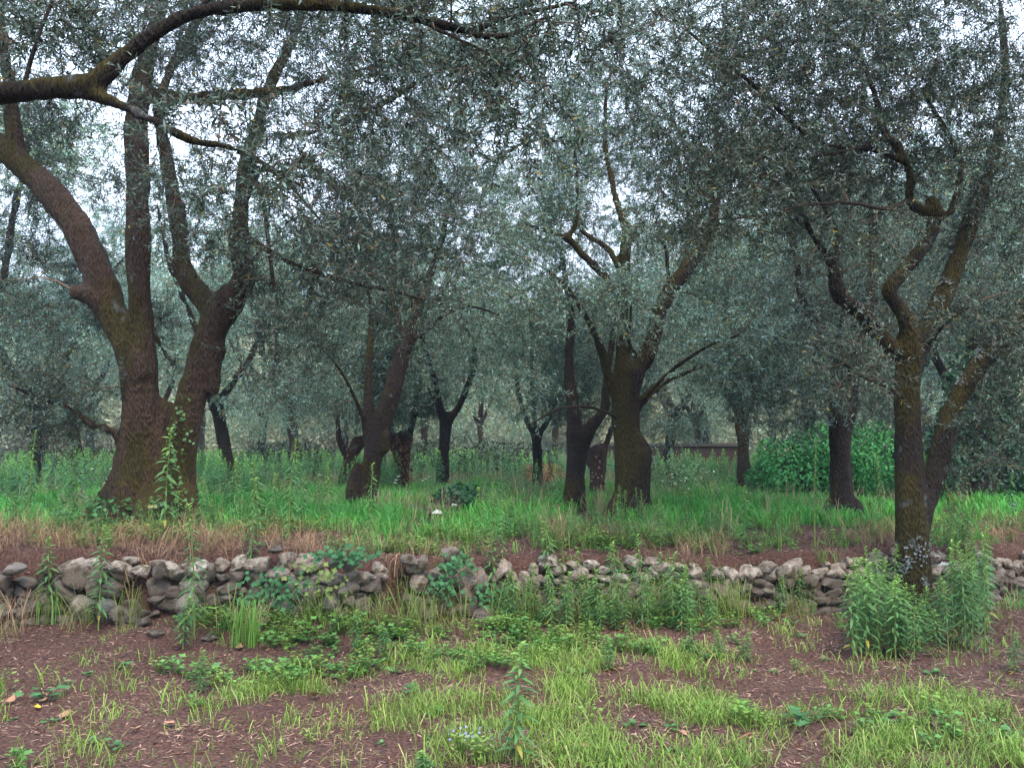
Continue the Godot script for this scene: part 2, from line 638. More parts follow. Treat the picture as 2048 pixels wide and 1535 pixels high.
func build_trees() -> void:
	# the thick old tree on the left
	var a := [
		[270, 1075, 0.0, 170, 274, 1000, 0.0, 132, 278, 900, 0.0, 104, 282, 800, 0.0, 88, 272, 715, 0.0, 92, 255, 660, 0.0, 78],
		[355, 1075, -0.1, 104, 352, 1000, -0.1, 100, 356, 920, -0.1, 84, 374, 830, -0.1, 78, 396, 740, -0.1, 66, 425, 660, -0.1, 72, 452, 608, -0.1, 74],
		[318, 1080, -0.15, 120, 316, 960, 0.0, 96, 320, 880, 0.05, 84, 326, 820, 0.08, 56],
		[258, 690, 0.0, 84, 222, 620, 0.0, 76, 200, 555, 0.0, 76, 165, 475, 0.1, 74, 110, 395, 0.2, 70, 40, 325, 0.3, 62, -60, 250, 0.4, 54, -200, 150, 0.5, 40],
		[215, 615, -0.02, 60, 175, 590, -0.1, 50, 148, 582, -0.15, 34],
		[285, 740, -0.05, 74, 284, 660, -0.05, 60, 278, 560, -0.05, 56, 277, 480, -0.05, 58, 276, 400, 0.0, 58, 274, 310, 0.05, 58, 272, 230, 0.1, 56, 290, 130, 0.2, 46, 315, 30, 0.3, 38, 340, -120, 0.5, 30, 330, -300, 0.8, 18],
		[440, 625, -0.1, 70, 404, 592, 0.0, 52, 368, 545, 0.1, 48, 360, 480, 0.1, 44, 348, 405, 0.15, 40, 334, 320, 0.2, 34, 318, 215, 0.3, 30, 350, 120, 0.5, 24, 420, 0, 0.7, 16],
		[462, 600, -0.1, 72, 488, 555, -0.15, 58, 478, 500, -0.2, 46, 478, 440, -0.2, 44, 490, 350, -0.2, 38, 505, 280, -0.2, 32, 540, 170, -0.1, 26, 600, 40, 0.1, 20, 640, -120, 0.3, 14],
		[425, 700, -0.1, 60, 424, 775, -0.1, 38],
		[245, 965, 0.0, 70, 205, 1020, 0.1, 60, 165, 1052, 0.1, 46, 100, 1070, 0.2, 26],
		[300, 1000, -0.3, 62, 285, 1040, -0.5, 62, 262, 1085, -0.7, 50],
		[372, 990, -0.2, 56, 382, 1035, -0.3, 46, 402, 1070, -0.3, 34],
		[30, 300, 0.3, 44, 22, 220, 0.3, 34, 8, 100, 0.4, 28, -6, -20, 0.5, 22],
		[252, 880, 0.0, 22, 218, 858, -0.1, 19, 180, 846, -0.2, 17, 140, 815, -0.3, 13, 95, 800, -0.4, 11, 30, 775, -0.5, 8],
		[492, 325, -0.2, 17, 525, 400, -0.6, 12, 538, 500, -0.8, 10, 550, 592, -0.9, 9],
		[498, 330, -0.2, 14, 560, 350, -0.5, 10, 605, 400, -0.8, 8, 640, 440, -1.0, 6],
		[484, 470, -0.2, 18, 570, 520, -0.6, 12, 690, 562, -0.9, 10, 786, 582, -1.1, 9, 880, 608, -1.3, 6],
		[300, 190, 0.1, 40, 360, 195, -0.1, 32, 440, 190, -0.2, 28, 540, 185, -0.4, 22, 640, 160, -0.6, 16, 760, 130, -0.8, 10],
		[540, 270, -0.2, 17, 640, 262, -0.5, 13, 750, 215, -0.8, 13, 850, 155, -1.0, 10, 960, 100, -1.2, 7],
		[345, 730, 0.1, 14, 320, 690, 0.2, 12, 308, 660, 0.3, 9],
	]
	var ac := [
		[120, 60, 0.3, 1.7, 1.0, 1.5, 60], [-40, 380, 0.8, 0.9, 1.0, 1.2, 22], [150, 340, 0.9, 0.6, 0.7, 0.6, 13], [60, 230, 0.8, 0.6, 0.5, 0.6, 14], [330, 40, -0.4, 1.4, 1.0, 1.3, 62], [560, 60, -0.5, 1.3, 1.0, 1.3, 64],
		[760, 120, -0.6, 1.1, 0.9, 1.2, 54], [690, 330, -0.6, 1.1, 0.9, 1.0, 56], [600, 480, -0.6, 0.9, 0.8, 0.9, 46], [840, 420, -0.8, 0.8, 0.9, 0.9, 36],
		[420, 330, -0.9, 0.7, 0.6, 0.5, 17], [350, 420, -1.0, 0.45, 0.5, 0.4, 10], [480, 470, -0.9, 0.5, 0.5, 0.4, 12], [760, 590, -1.1, 0.8, 0.35, 0.5, 22],
		[560, 700, -0.6, 0.6, 0.5, 0.7, 17], [130, 560, 0.6, 0.7, 0.7, 0.9, 17], [90, 790, -0.3, 0.55, 0.45, 0.6, 22], [40, 680, 0.7, 0.6, 0.6, 0.7, 16], [130, 860, -0.2, 0.45, 0.35, 0.4, 12],
		[250, -200, 0.5, 2.4, 0.9, 1.8, 46], [700, -160, 0.3, 1.8, 0.9, 1.6, 40], [270, 330, -0.7, 0.35, 0.5, 0.3, 6],
	]
	olive("thick old olive tree with a fluted reddish trunk and four limbs, at left", 10.2, Vector2(300, 1045), a, ac, {"slim": 0.8, "cell": 0.026, "moss": 0.58, "gnarl": 0.03, "bark": Color(0.15, 0.10, 0.072), "blend": 0.06, "sprays": 8.0, "tint": Color(0.62, 0.64, 0.62)})  # leaf tint darkened to paint shade into this near crown

	# the tree in front of the wall on the right
	a = [
		[1832, 1245, 0.0, 92, 1830, 1205, 0.0, 70, 1829, 1130, 0.0, 67, 1825, 1060, 0.0, 66, 1821, 980, 0.0, 62, 1816, 880, 0.0, 54, 1815, 790, 0.0, 53, 1818, 720, 0.0, 54, 1820, 680, 0.0, 56],
		[1812, 705, 0.0, 44, 1778, 690, -0.05, 38, 1735, 638, -0.15, 34, 1680, 590, -0.3, 31, 1669, 545, -0.35, 27, 1656, 508, -0.4, 20, 1630, 480, -0.45, 16, 1606, 430, -0.5, 13, 1576, 380, -0.6, 10],
		[1667, 520, -0.35, 17, 1675, 480, -0.3, 15, 1668, 450, -0.3, 13, 1642, 405, -0.3, 10, 1600, 330, -0.3, 8],
		[1820, 700, -0.05, 40, 1816, 650, -0.1, 33, 1796, 612, -0.15, 30, 1779, 582, -0.2, 30, 1800, 550, -0.2, 30, 1832, 512, -0.2, 29, 1858, 478, -0.2, 27, 1870, 440, -0.2, 23, 1866, 404, -0.2, 22],
		[1868, 425, -0.2, 22, 1838, 418, -0.25, 21, 1818, 396, -0.3, 21, 1822, 350, -0.35, 19, 1800, 300, -0.4, 19, 1766, 255, -0.45, 16, 1749, 185, -0.5, 15, 1716, 108, -0.55, 13, 1674, 80, -0.6, 11, 1590, 82, -0.8, 7],
		[1716, 108, -0.55, 12, 1735, 50, -0.5, 10, 1748, -20, -0.5, 8],
		[1798, 318, -0.4, 16, 1742, 297, -0.6, 13, 1650, 288, -0.8, 12, 1580, 240, -1.0, 11, 1520, 180, -1.2, 10, 1450, 125, -1.4, 8, 1374, 60, -1.6, 6],
		[1862, 404, -0.2, 17, 1892, 432, -0.3, 15, 1910, 400, -0.3, 14, 1924, 330, -0.35, 12, 1900, 275, -0.4, 11, 1850, 190, -0.5, 8],
		[1824, 715, 0.05, 50, 1852, 660, 0.1, 44, 1880, 612, 0.15, 42, 1906, 545, 0.2, 39, 1930, 475, 0.25, 37, 1954, 412, 0.3, 33, 1978, 350, 0.35, 26, 1998, 270, 0.4, 22, 2010, 150, 0.5, 17, 2000, 0, 0.6, 12],
		[1835, 1040, 0.05, 52, 1858, 985, 0.1, 46, 1876, 930, 0.15, 43, 1890, 870, 0.2, 40, 1906, 818, 0.25, 40, 1938, 760, 0.3, 38, 1984, 700, 0.35, 37, 2034, 640, 0.4, 35, 2090, 560, 0.5, 30, 2130, 450, 0.7, 22],
		[1812, 800, -0.02, 12, 1770, 770, -0.3, 9, 1726, 752, -0.5, 8, 1688, 726, -0.7, 6],
		[1858, 690, -0.05, 9, 1900, 640, -0.4, 7, 1960, 600, -0.8, 5],
		[1819, 400, -0.3, 12, 1770, 418, -0.7, 9, 1700, 405, -1.0, 8, 1620, 408, -1.2, 6, 1530, 430, -1.4, 5, 1420, 440, -1.6, 4],
		[1780, 270, -0.45, 9, 1700, 300, -0.9, 8, 1560, 330, -1.3, 6, 1430, 400, -1.6, 4],
	]
	ac = [
		[1500, 60, -1.1, 1.2, 0.8, 1.1, 70], [1680, 100, -0.5, 1.2, 0.9, 1.1, 90], [1900, 80, 0.2, 1.3, 0.9, 1.1, 95], [2060, 300, 0.4, 0.9, 0.9, 0.9, 34],
		[1560, 290, -0.9, 0.9, 0.6, 0.8, 42], [1720, 330, 0.5, 0.8, 0.6, 0.7, 36], [1440, 380, -1.4, 0.7, 0.45, 0.6, 26], [1900, 270, -0.3, 0.7, 0.6, 0.6, 28],
		[1990, 480, 0.5, 0.6, 0.6, 0.6, 14], [2040, 780, 0.3, 0.55, 0.6, 0.6, 24], [1700, 480, -0.6, 0.7, 0.4, 0.5, 12], [1960, 880, 0.1, 0.45, 0.35, 0.4, 12], [1700, 750, -0.5, 0.35, 0.3, 0.4, 8],
		[1700, -180, 0.0, 2.4, 0.8, 1.8, 56], [1380, 160, -1.4, 0.7, 0.8, 0.8, 30], [1990, 640, 0.7, 0.7, 0.6, 0.6, 18],
	]
	var t := olive("dark lichen spotted olive tree forking low, in front of the stone wall at the right", 8.95, Vector2(1830, 1225), a, ac, {"cell": 0.024, "moss": 0.65, "lichen": 0.1, "gnarl": 0.016, "bark": Color(0.065, 0.049, 0.038), "blend": 0.06, "sprays": 5.5, "slim": 0.95, "tint": Color(0.66, 0.67, 0.6)})  # darker leaf tint stands in for shade under the canopy
	for spot in [[1838, 1100, 26], [1818, 1125, 9], [1808, 1140, 7], [1850, 1160, 8], [1802, 1180, 6], [1735, 632, 10], [1752, 650, 12], [1718, 612, 8], [1892, 562, 9], [1878, 600, 9], [1868, 626, 7], [1960, 705, 12], [1925, 760, 11], [2000, 660, 10]]:
		lichen_on(t, spot[0], spot[1], spot[2])

	# the mossy tree with a burl in the middle
	a = [
		[1266, 1065, 0.0, 110, 1265, 1030, 0.0, 82, 1260, 970, 0.0, 70, 1256, 900, 0.0, 60, 1252, 840, 0.0, 58, 1248, 785, 0.0, 58, 1256, 745, 0.0, 62],
		[1278, 985, -0.05, 50, 1282, 940, -0.08, 48, 1284, 905, -0.1, 48, 1270, 875, -0.05, 28],
		[1262, 775, 0.0, 44, 1276, 735, 0.0, 42, 1296, 705, 0.0, 38, 1313, 650, 0.0, 36, 1324, 612, 0.0, 35, 1350, 566, 0.0, 34, 1378, 530, 0.05, 34, 1402, 500, 0.1, 28, 1425, 440, 0.2, 22, 1440, 350, 0.4, 17, 1430, 240, 0.6, 12],
		[1246, 775, 0.0, 40, 1246, 690, 0.0, 34, 1243, 630, 0.0, 30, 1250, 545, 0.1, 28, 1251, 500, 0.1, 26, 1254, 460, 0.2, 24, 1244, 435, 0.2, 20, 1228, 380, 0.3, 16, 1210, 280, 0.4, 12, 1215, 160, 0.6, 8],
		[1240, 800, 0.0, 26, 1222, 770, -0.05, 24, 1200, 690, -0.2, 20, 1166, 622, -0.4, 17, 1120, 560, -0.5, 12, 1060, 520, -0.6, 8],
		[1246, 610, 0.0, 20, 1208, 552, -0.2, 19, 1162, 505, -0.3, 18, 1131, 474, -0.4, 14, 1090, 460, -0.6, 10, 1050, 448, -0.8, 7],
		[1138, 476, -0.4, 14, 1152, 440, -0.4, 13, 1156, 400, -0.4, 9, 1150, 300, -0.4, 7],
		[1240, 545, 0.1, 16, 1218, 500, 0.2, 14, 1178, 472, 0.3, 11, 1140, 440, 0.4, 7],
		[1270, 815, 0.0, 14, 1333, 749, -0.3, 11, 1367, 723, -0.5, 9, 1420, 690, -0.7, 6, 1480, 670, -0.9, 4],
		[1275, 812, 0.0, 13, 1331, 765, 0.3, 12, 1390, 738, 0.5, 10, 1430, 722, 0.7, 7],
		[1237, 838, -0.05, 9, 1200, 820, -0.3, 8, 1150, 812, -0.5, 7, 1100, 825, -0.7, 6, 1060, 850, -0.9, 4],
		[1338, 590, 0.0, 9, 1336, 545, -0.1, 9, 1330, 490, -0.2, 8, 1300, 466, -0.3, 5],
		[1290, 715, -0.05, 8, 1262, 690, -0.1, 6, 1262, 600, -0.2, 5],
		[1240, 1000, 0.0, 40, 1215, 1040, 0.0, 30, 1200, 1060, 0.0, 18],
		[1290, 1010, 0.0, 36, 1310, 1045, 0.0, 24],
	]
	ac = [
		[1250, 600, -0.7, 0.8, 0.35, 0.4, 20], [1340, 440, 0.7, 0.8, 0.6, 0.6, 30], [1060, 600, -0.5, 0.7, 0.6, 0.8, 18], [1080, 400, 0.6, 1.0, 0.8, 0.9, 74], [1200, 260, 0.9, 1.2, 0.9, 1.0, 86], [1400, 310, 1.0, 1.1, 0.9, 1.0, 66],
		[1450, 580, 0.8, 0.8, 0.8, 0.8, 62], [1480, 720, 0.0, 0.7, 0.6, 0.8, 46], [1380, 690, 0.3, 0.5, 0.4, 0.6, 16], [1060, 770, -0.7, 0.5, 0.35, 0.4, 3],
		[1220, 90, 0.5, 1.7, 0.9, 1.2, 100], [1300, -100, 0.6, 1.8, 0.8, 1.2, 36], [1330, 840, 0.4, 0.6, 0.25, 0.5, 10],
	]
	olive("mossy olive tree with a round burl on its trunk, behind the wall's middle", 12.4, Vector2(1266, 1038), a, ac, {"cell": 0.03, "moss": 0.75, "lichen": 0.03, "tint": Color(1.6, 1.72, 1.68), "gnarl": 0.022, "bark": Color(0.075, 0.05, 0.038), "blend": 0.07, "sprays": 9.0})  # leaf tint raised, painting the brighter light of the lane

	# the leaning tree with a dead, dark stump side
	a = [
		[734, 1030, 0.0, 62, 736, 985, 0.0, 46, 742, 930, 0.0, 44, 754, 880, 0.0, 46, 774, 815, 0.0, 44, 790, 760, 0.05, 42, 806, 705, 0.1, 38, 818, 672, 0.1, 30, 836, 615, 0.15, 24, 860, 550, 0.2, 20, 880, 490, 0.3, 15, 900, 400, 0.5, 10],
		[706, 1030, -0.1, 44, 708, 980, -0.1, 38, 712, 945, -0.1, 26, 713, 928, -0.1, 14],
		[742, 905, 0.0, 26, 736, 865, 0.0, 26, 737, 800, 0.0, 21, 738, 720, 0.1, 18, 742, 640, 0.2, 13, 735, 540, 0.3, 9],
		[800, 715, 0.1, 22, 792, 640, 0.1, 21, 786, 590, 0.2, 18, 790, 500, 0.3, 13, 780, 400, 0.5, 9],
		[820, 685, 0.1, 11, 864, 652, 0.0, 9, 888, 630, -0.1, 8, 943, 613, -0.2, 6, 1008, 634, -0.4, 4],
		[735, 860, 0.0, 11, 712, 800, -0.2, 8, 680, 740, -0.4, 7, 640, 690, -0.6, 5],
		[768, 895, -0.05, 26, 772, 870, -0.08, 20],
	]
	ac = [
		[620, 600, 0.7, 0.9, 0.7, 0.8, 46], [740, 480, 0.9, 1.1, 0.9, 1.0, 72], [900, 430, 0.9, 1.0, 0.9, 1.0, 66], [620, 770, 0.4, 0.8, 0.5, 0.8, 26], [820, 330, 0.4, 1.2, 1.0, 1.1, 76], [940, 300, 0.4, 1.0, 1.0, 1.0, 56],
		[960, 560, 0.4, 0.4, 0.3, 0.4, 8], [850, 740, 0.9, 0.6, 0.4, 0.7, 10], [980, 130, 0.4, 1.3, 1.1, 1.1, 80], [860, 40, 0.6, 1.7, 0.9, 1.2, 64],
	]
	olive("leaning olive tree with a dark dead stump side, behind the wall left of centre", 14.0, Vector2(730, 1012), a, ac, {"cell": 0.034, "moss": 0.45, "gnarl": 0.022, "tint": Color(1.6, 1.72, 1.68), "bark": Color(0.07, 0.05, 0.043), "blend": 0.06, "sprays": 9.0})  # lighter leaf tint stands in for light on the middle trees

	# the twin-stemmed dark tree just left of the mossy one
	a = [
		[1150, 1040, 0.0, 72, 1150, 1000, 0.0, 54, 1151, 950, 0.0, 46, 1154, 900, 0.0, 46, 1156, 870, 0.0, 50],
		[1152, 890, 0.0, 36, 1146, 820, 0.0, 30, 1140, 760, 0.1, 26, 1138, 700, 0.1, 23, 1144, 640, 0.2, 18, 1130, 560, 0.3, 13, 1120, 450, 0.4, 9],
		[1162, 890, 0.0, 36, 1185, 850, 0.0, 30, 1208, 820, 0.05, 24, 1212, 770, 0.1, 20, 1222, 700, 0.2, 16, 1240, 600, 0.3, 11],
		[1130, 1010, 0.0, 30, 1108, 1035, 0.0, 18],
	]
	ac = [[1120, 560, 0.5, 1.0, 0.8, 0.9, 56], [1160, 380, 0.7, 1.2, 1.0, 1.0, 60], [1070, 680, 0.8, 0.7, 0.4, 0.6, 14], [1200, 700, 0.8, 0.7, 0.5, 0.6, 16], [1040, 480, 0.5, 0.8, 0.8, 0.8, 30]]
	olive("dark olive tree with two upright stems beside the mossy burl tree", 13.4, Vector2(1152, 1026), a, ac, {"cell": 0.034, "moss": 0.3, "gnarl": 0.02, "tint": Color(1.55, 1.65, 1.6), "bark": Color(0.065, 0.047, 0.04), "blend": 0.06, "sprays": 8.0})  # leaf tint raised as painted light, like the other middle trees

	# the tree before the green bush
	a = [
		[1690, 1062, 0.0, 100, 1688, 1030, 0.0, 66, 1684, 980, 0.0, 50, 1682, 920, 0.0, 46, 1680, 870, 0.0, 50, 1684, 830, 0.0, 56, 1690, 800, 0.0, 50],
		[1676, 840, 0.0, 38, 1660, 780, 0.0, 32, 1648, 700, 0.1, 28, 1632, 645, 0.1, 24, 1606, 600, 0.15, 20, 1590, 500, 0.3, 15, 1570, 380, 0.5, 10],
		[1692, 830, 0.0, 38, 1706, 770, 0.0, 32, 1716, 690, 0.1, 26, 1738, 610, 0.2, 20, 1745, 500, 0.3, 15, 1740, 380, 0.4, 10],
		[1684, 810, 0.1, 24, 1676, 720, 0.2, 20, 1690, 620, 0.3, 16, 1670, 480, 0.5, 10],
		[1662, 1010, 0.0, 30, 1640, 1050, -0.1, 18],
		[1710, 1010, -0.05, 32, 1738, 1062, -0.2, 20],
	]
	ac = [[1580, 700, 0.2, 0.9, 0.6, 0.8, 50], [1720, 640, 0.5, 0.9, 0.7, 0.8, 38], [1620, 560, 0.3, 0.8, 0.6, 0.8, 26], [1700, 420, 0.5, 1.2, 0.9, 1.0, 56], [1570, 330, 0.5, 1.0, 0.8, 1.0, 46], [1560, 820, 0.2, 0.7, 0.35, 0.6, 28], [1760, 800, 0.4, 0.6, 0.5, 0.6, 26], [1860, 560, 0.8, 0.9, 0.7, 0.8, 30]]
	olive("dark hollow topped olive tree standing before the round green bush", 12.1, Vector2(1690, 1042), a, ac, {"cell": 0.032, "moss": 0.25, "gnarl": 0.022, "bark": Color(0.07, 0.046, 0.038), "blend": 0.06, "sprays": 8.0})

	# the tree that stands outside on the left and reaches over the view
	a = [
		[-420, 2400, 0.0, 200, -420, 1900, 0.0, 140, -400, 1300, 0.0, 120, -380, 800, 0.0, 110, -330, 420, 0.0, 96, -250, 290, 0.0, 76, -130, 215, 0.0, 60, -40, 192, 0.0, 50, 60, 180, 0.0, 46, 150, 172, 0.0, 44, 195, 160, 0.0, 40, 240, 118, 0.0, 38, 300, 72, 0.0, 34, 370, 32, 0.0, 31, 450, 14, 0.0, 29, 560, 8, 0.0, 28, 690, 14, 0.05, 28, 790, 28, 0.1, 26, 880, 48, 0.1, 22, 960, 68, 0.1, 18],
		[120, 172, 0.0, 28, 190, 190, 0.0, 26, 260, 218, -0.05, 22, 330, 255, -0.1, 21, 390, 282, -0.1, 22, 450, 292, -0.1, 18, 500, 312, -0.1, 13, 540, 335, -0.15, 9, 600, 370, -0.2, 6],
		[940, 66, 0.1, 15, 1000, 40, 0.1, 12, 1060, 25, 0.1, 10, 1150, 5, 0.2, 7],
		[940, 68, 0.1, 14, 1010, 72, 0.1, 12, 1040, 60, 0.1, 9, 1100, 30, 0.15, 6],
		[855, 48, 0.1, 9, 920, 80, 0.0, 7, 990, 115, -0.1, 6, 1050, 165, -0.1, 4],
		[-330, 430, 0.0, 70, -300, 200, 0.3, 56, -220, -100, 0.5, 44, -120, -400, 0.8, 30],
		[400, 15, 0.0, 12, 470, -60, 0.1, 10, 560, -160, 0.2, 7],
		[640, 10, 0.0, 11, 660, -80, 0.0, 8, 720, -180, 0.1, 6],
		[45, 180, 0.0, 12, 70, 90, 0.1, 9, 130, -60, 0.2, 6],
	]
	ac = [
		[1130, 60, 0.1, 0.35, 0.2, 0.25, 18], [1000, 170, 0.0, 0.2, 0.12, 0.2, 8], [820, 20, 0.1, 0.5, 0.25, 0.35, 16], [560, -80, 0.2, 0.7, 0.25, 0.5, 20], [380, 220, -0.1, 0.4, 0.15, 0.25, 6], [560, 330, -0.2, 0.25, 0.15, 0.2, 6],
		[100, 30, 0.2, 0.5, 0.3, 0.4, 12], [760, 200, 0.2, 0.3, 0.2, 0.25, 7], [-200, -200, 0.8, 1.0, 0.6, 0.8, 40], [900, 300, 0.2, 0.2, 0.15, 0.2, 4],
	]
	olive("near olive tree reaching one long dark limb across the top of the view", 5.0, Vector2(-420, 1800), a, ac, {"depth": true, "cell": 0.02, "moss": 0.5, "lichen": 0.06, "gnarl": 0.012, "bark": Color(0.05, 0.038, 0.03), "blend": 0.05, "sprays": 9.0, "thick": 0.022, "bare": 2.6, "slim": 0.95, "tint": Color(0.68, 0.7, 0.66)})  # leaf tint dimmed: shade on the near crown put into the colour


# crusty rosettes on the bark, set on the side that faces the path
func lichen_on(tree: Node3D, px: float, py: float, size: float) -> void:
	var d := 8.95
	var s := Shape.new()
	var c := at(px, py, d)
	# nearest trunk surface toward the path
	var trunk: MeshInstance3D = tree.get_node("trunk")
	var pts: PackedVector3Array = trunk.mesh.surface_get_arrays(0)[Mesh.ARRAY_VERTEX]
	var nor: PackedVector3Array = trunk.mesh.surface_get_arrays(0)[Mesh.ARRAY_NORMAL]
	var eye := Vector3(0, EYE, 0)
	var aim := (c - eye).normalized()
	var reach := size * d / FOCAL
	var near := []
	for k in pts.size():
		var p := pts[k] + tree.position
		var off := (p - eye) - aim * aim.dot(p - eye)
		if off.length() < reach and nor[k].dot(aim) < -0.1:
			near.append(k)
	if near.is_empty():
		return
	for j in int(size * 2.6):
		var k: int = near[rng.randi() % near.size()]
		var u := nor[k].cross(ball()).normalized()
		var p := pts[k] + u * r(0, 0.02) + nor[k] * r(0.002, 0.012)
		var tilt := (u + nor[k] * r(0.1, 0.9)).normalized()
		s.fan(p, tilt, tilt.cross(nor[k]).normalized(), [0.3, 0.6, 0.5, 0.75, 0.5, 0.7, 0.3], r(0.012, 0.026), 0.3, jitter(Color(0.27, 0.30, 0.29), 0.3))
	part("lichen", s.mesh(), M.lichen, tree, true)


# ------------------------------------------------------------------ trees further back
func far_tree(called: String, label: String, tone: Color, height: float, lean: float, forks: int, low: float, sprays: float, bark: Color) -> Node3D:
	var root := thing(called, Vector3(0, -80, 0), label, "tree")
	var limbs := []
	var top := height * 0.3
	var lean_by := Vector3(lean, 0, r(-0.2, 0.2))
	limbs.append(smooth_line(PackedVector3Array([Vector3(0, -0.25, 0), Vector3(0, 0.15, 0), lean_by * 0.4 + Vector3(0, top * 0.5, 0), lean_by + Vector3(0, top, 0)]), PackedFloat32Array([0.24, 0.155, 0.12, 0.13]), 3))
	for k in forks:
		var a := TAU * k / forks + r(-0.4, 0.4)
		var out := Vector3(cos(a), 0, sin(a))
		var p := lean_by + Vector3(0, top * 0.92, 0)
		limbs.append(smooth_line(PackedVector3Array([p, p + out * 0.3 + Vector3(0, 0.4, 0), p + out * r(0.6, 0.9) + Vector3(0, height * 0.22, 0), p + out * r(0.9, 1.6) + Vector3(r(-0.2, 0.2), height * 0.42, 0), p + out * r(1.2, 2.0) + Vector3(0, height * 0.58, 0)]), PackedFloat32Array([0.09, 0.08, 0.065, 0.045, 0.025]), 3))
	part("trunk", body(limbs, 0.05, 0.07, 0.03, bark_paint(bark, 0.3, 0.0)), M.bark, root)
	var lumps := []
	for k in 7:
		var a := TAU * k / 7.0
		var y := r(low + 0.8, height * 0.85)
		lumps.append([lean_by + Vector3(cos(a) * r(0.9, 1.9), y, sin(a) * r(0.9, 1.9)), Vector3(1.4, 0.8, 1.4), 21])
	lumps.append([lean_by + Vector3(0, height * 0.85, 0), Vector3(1.9, 1.1, 1.9), 44])
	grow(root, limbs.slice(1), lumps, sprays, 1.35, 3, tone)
	return root


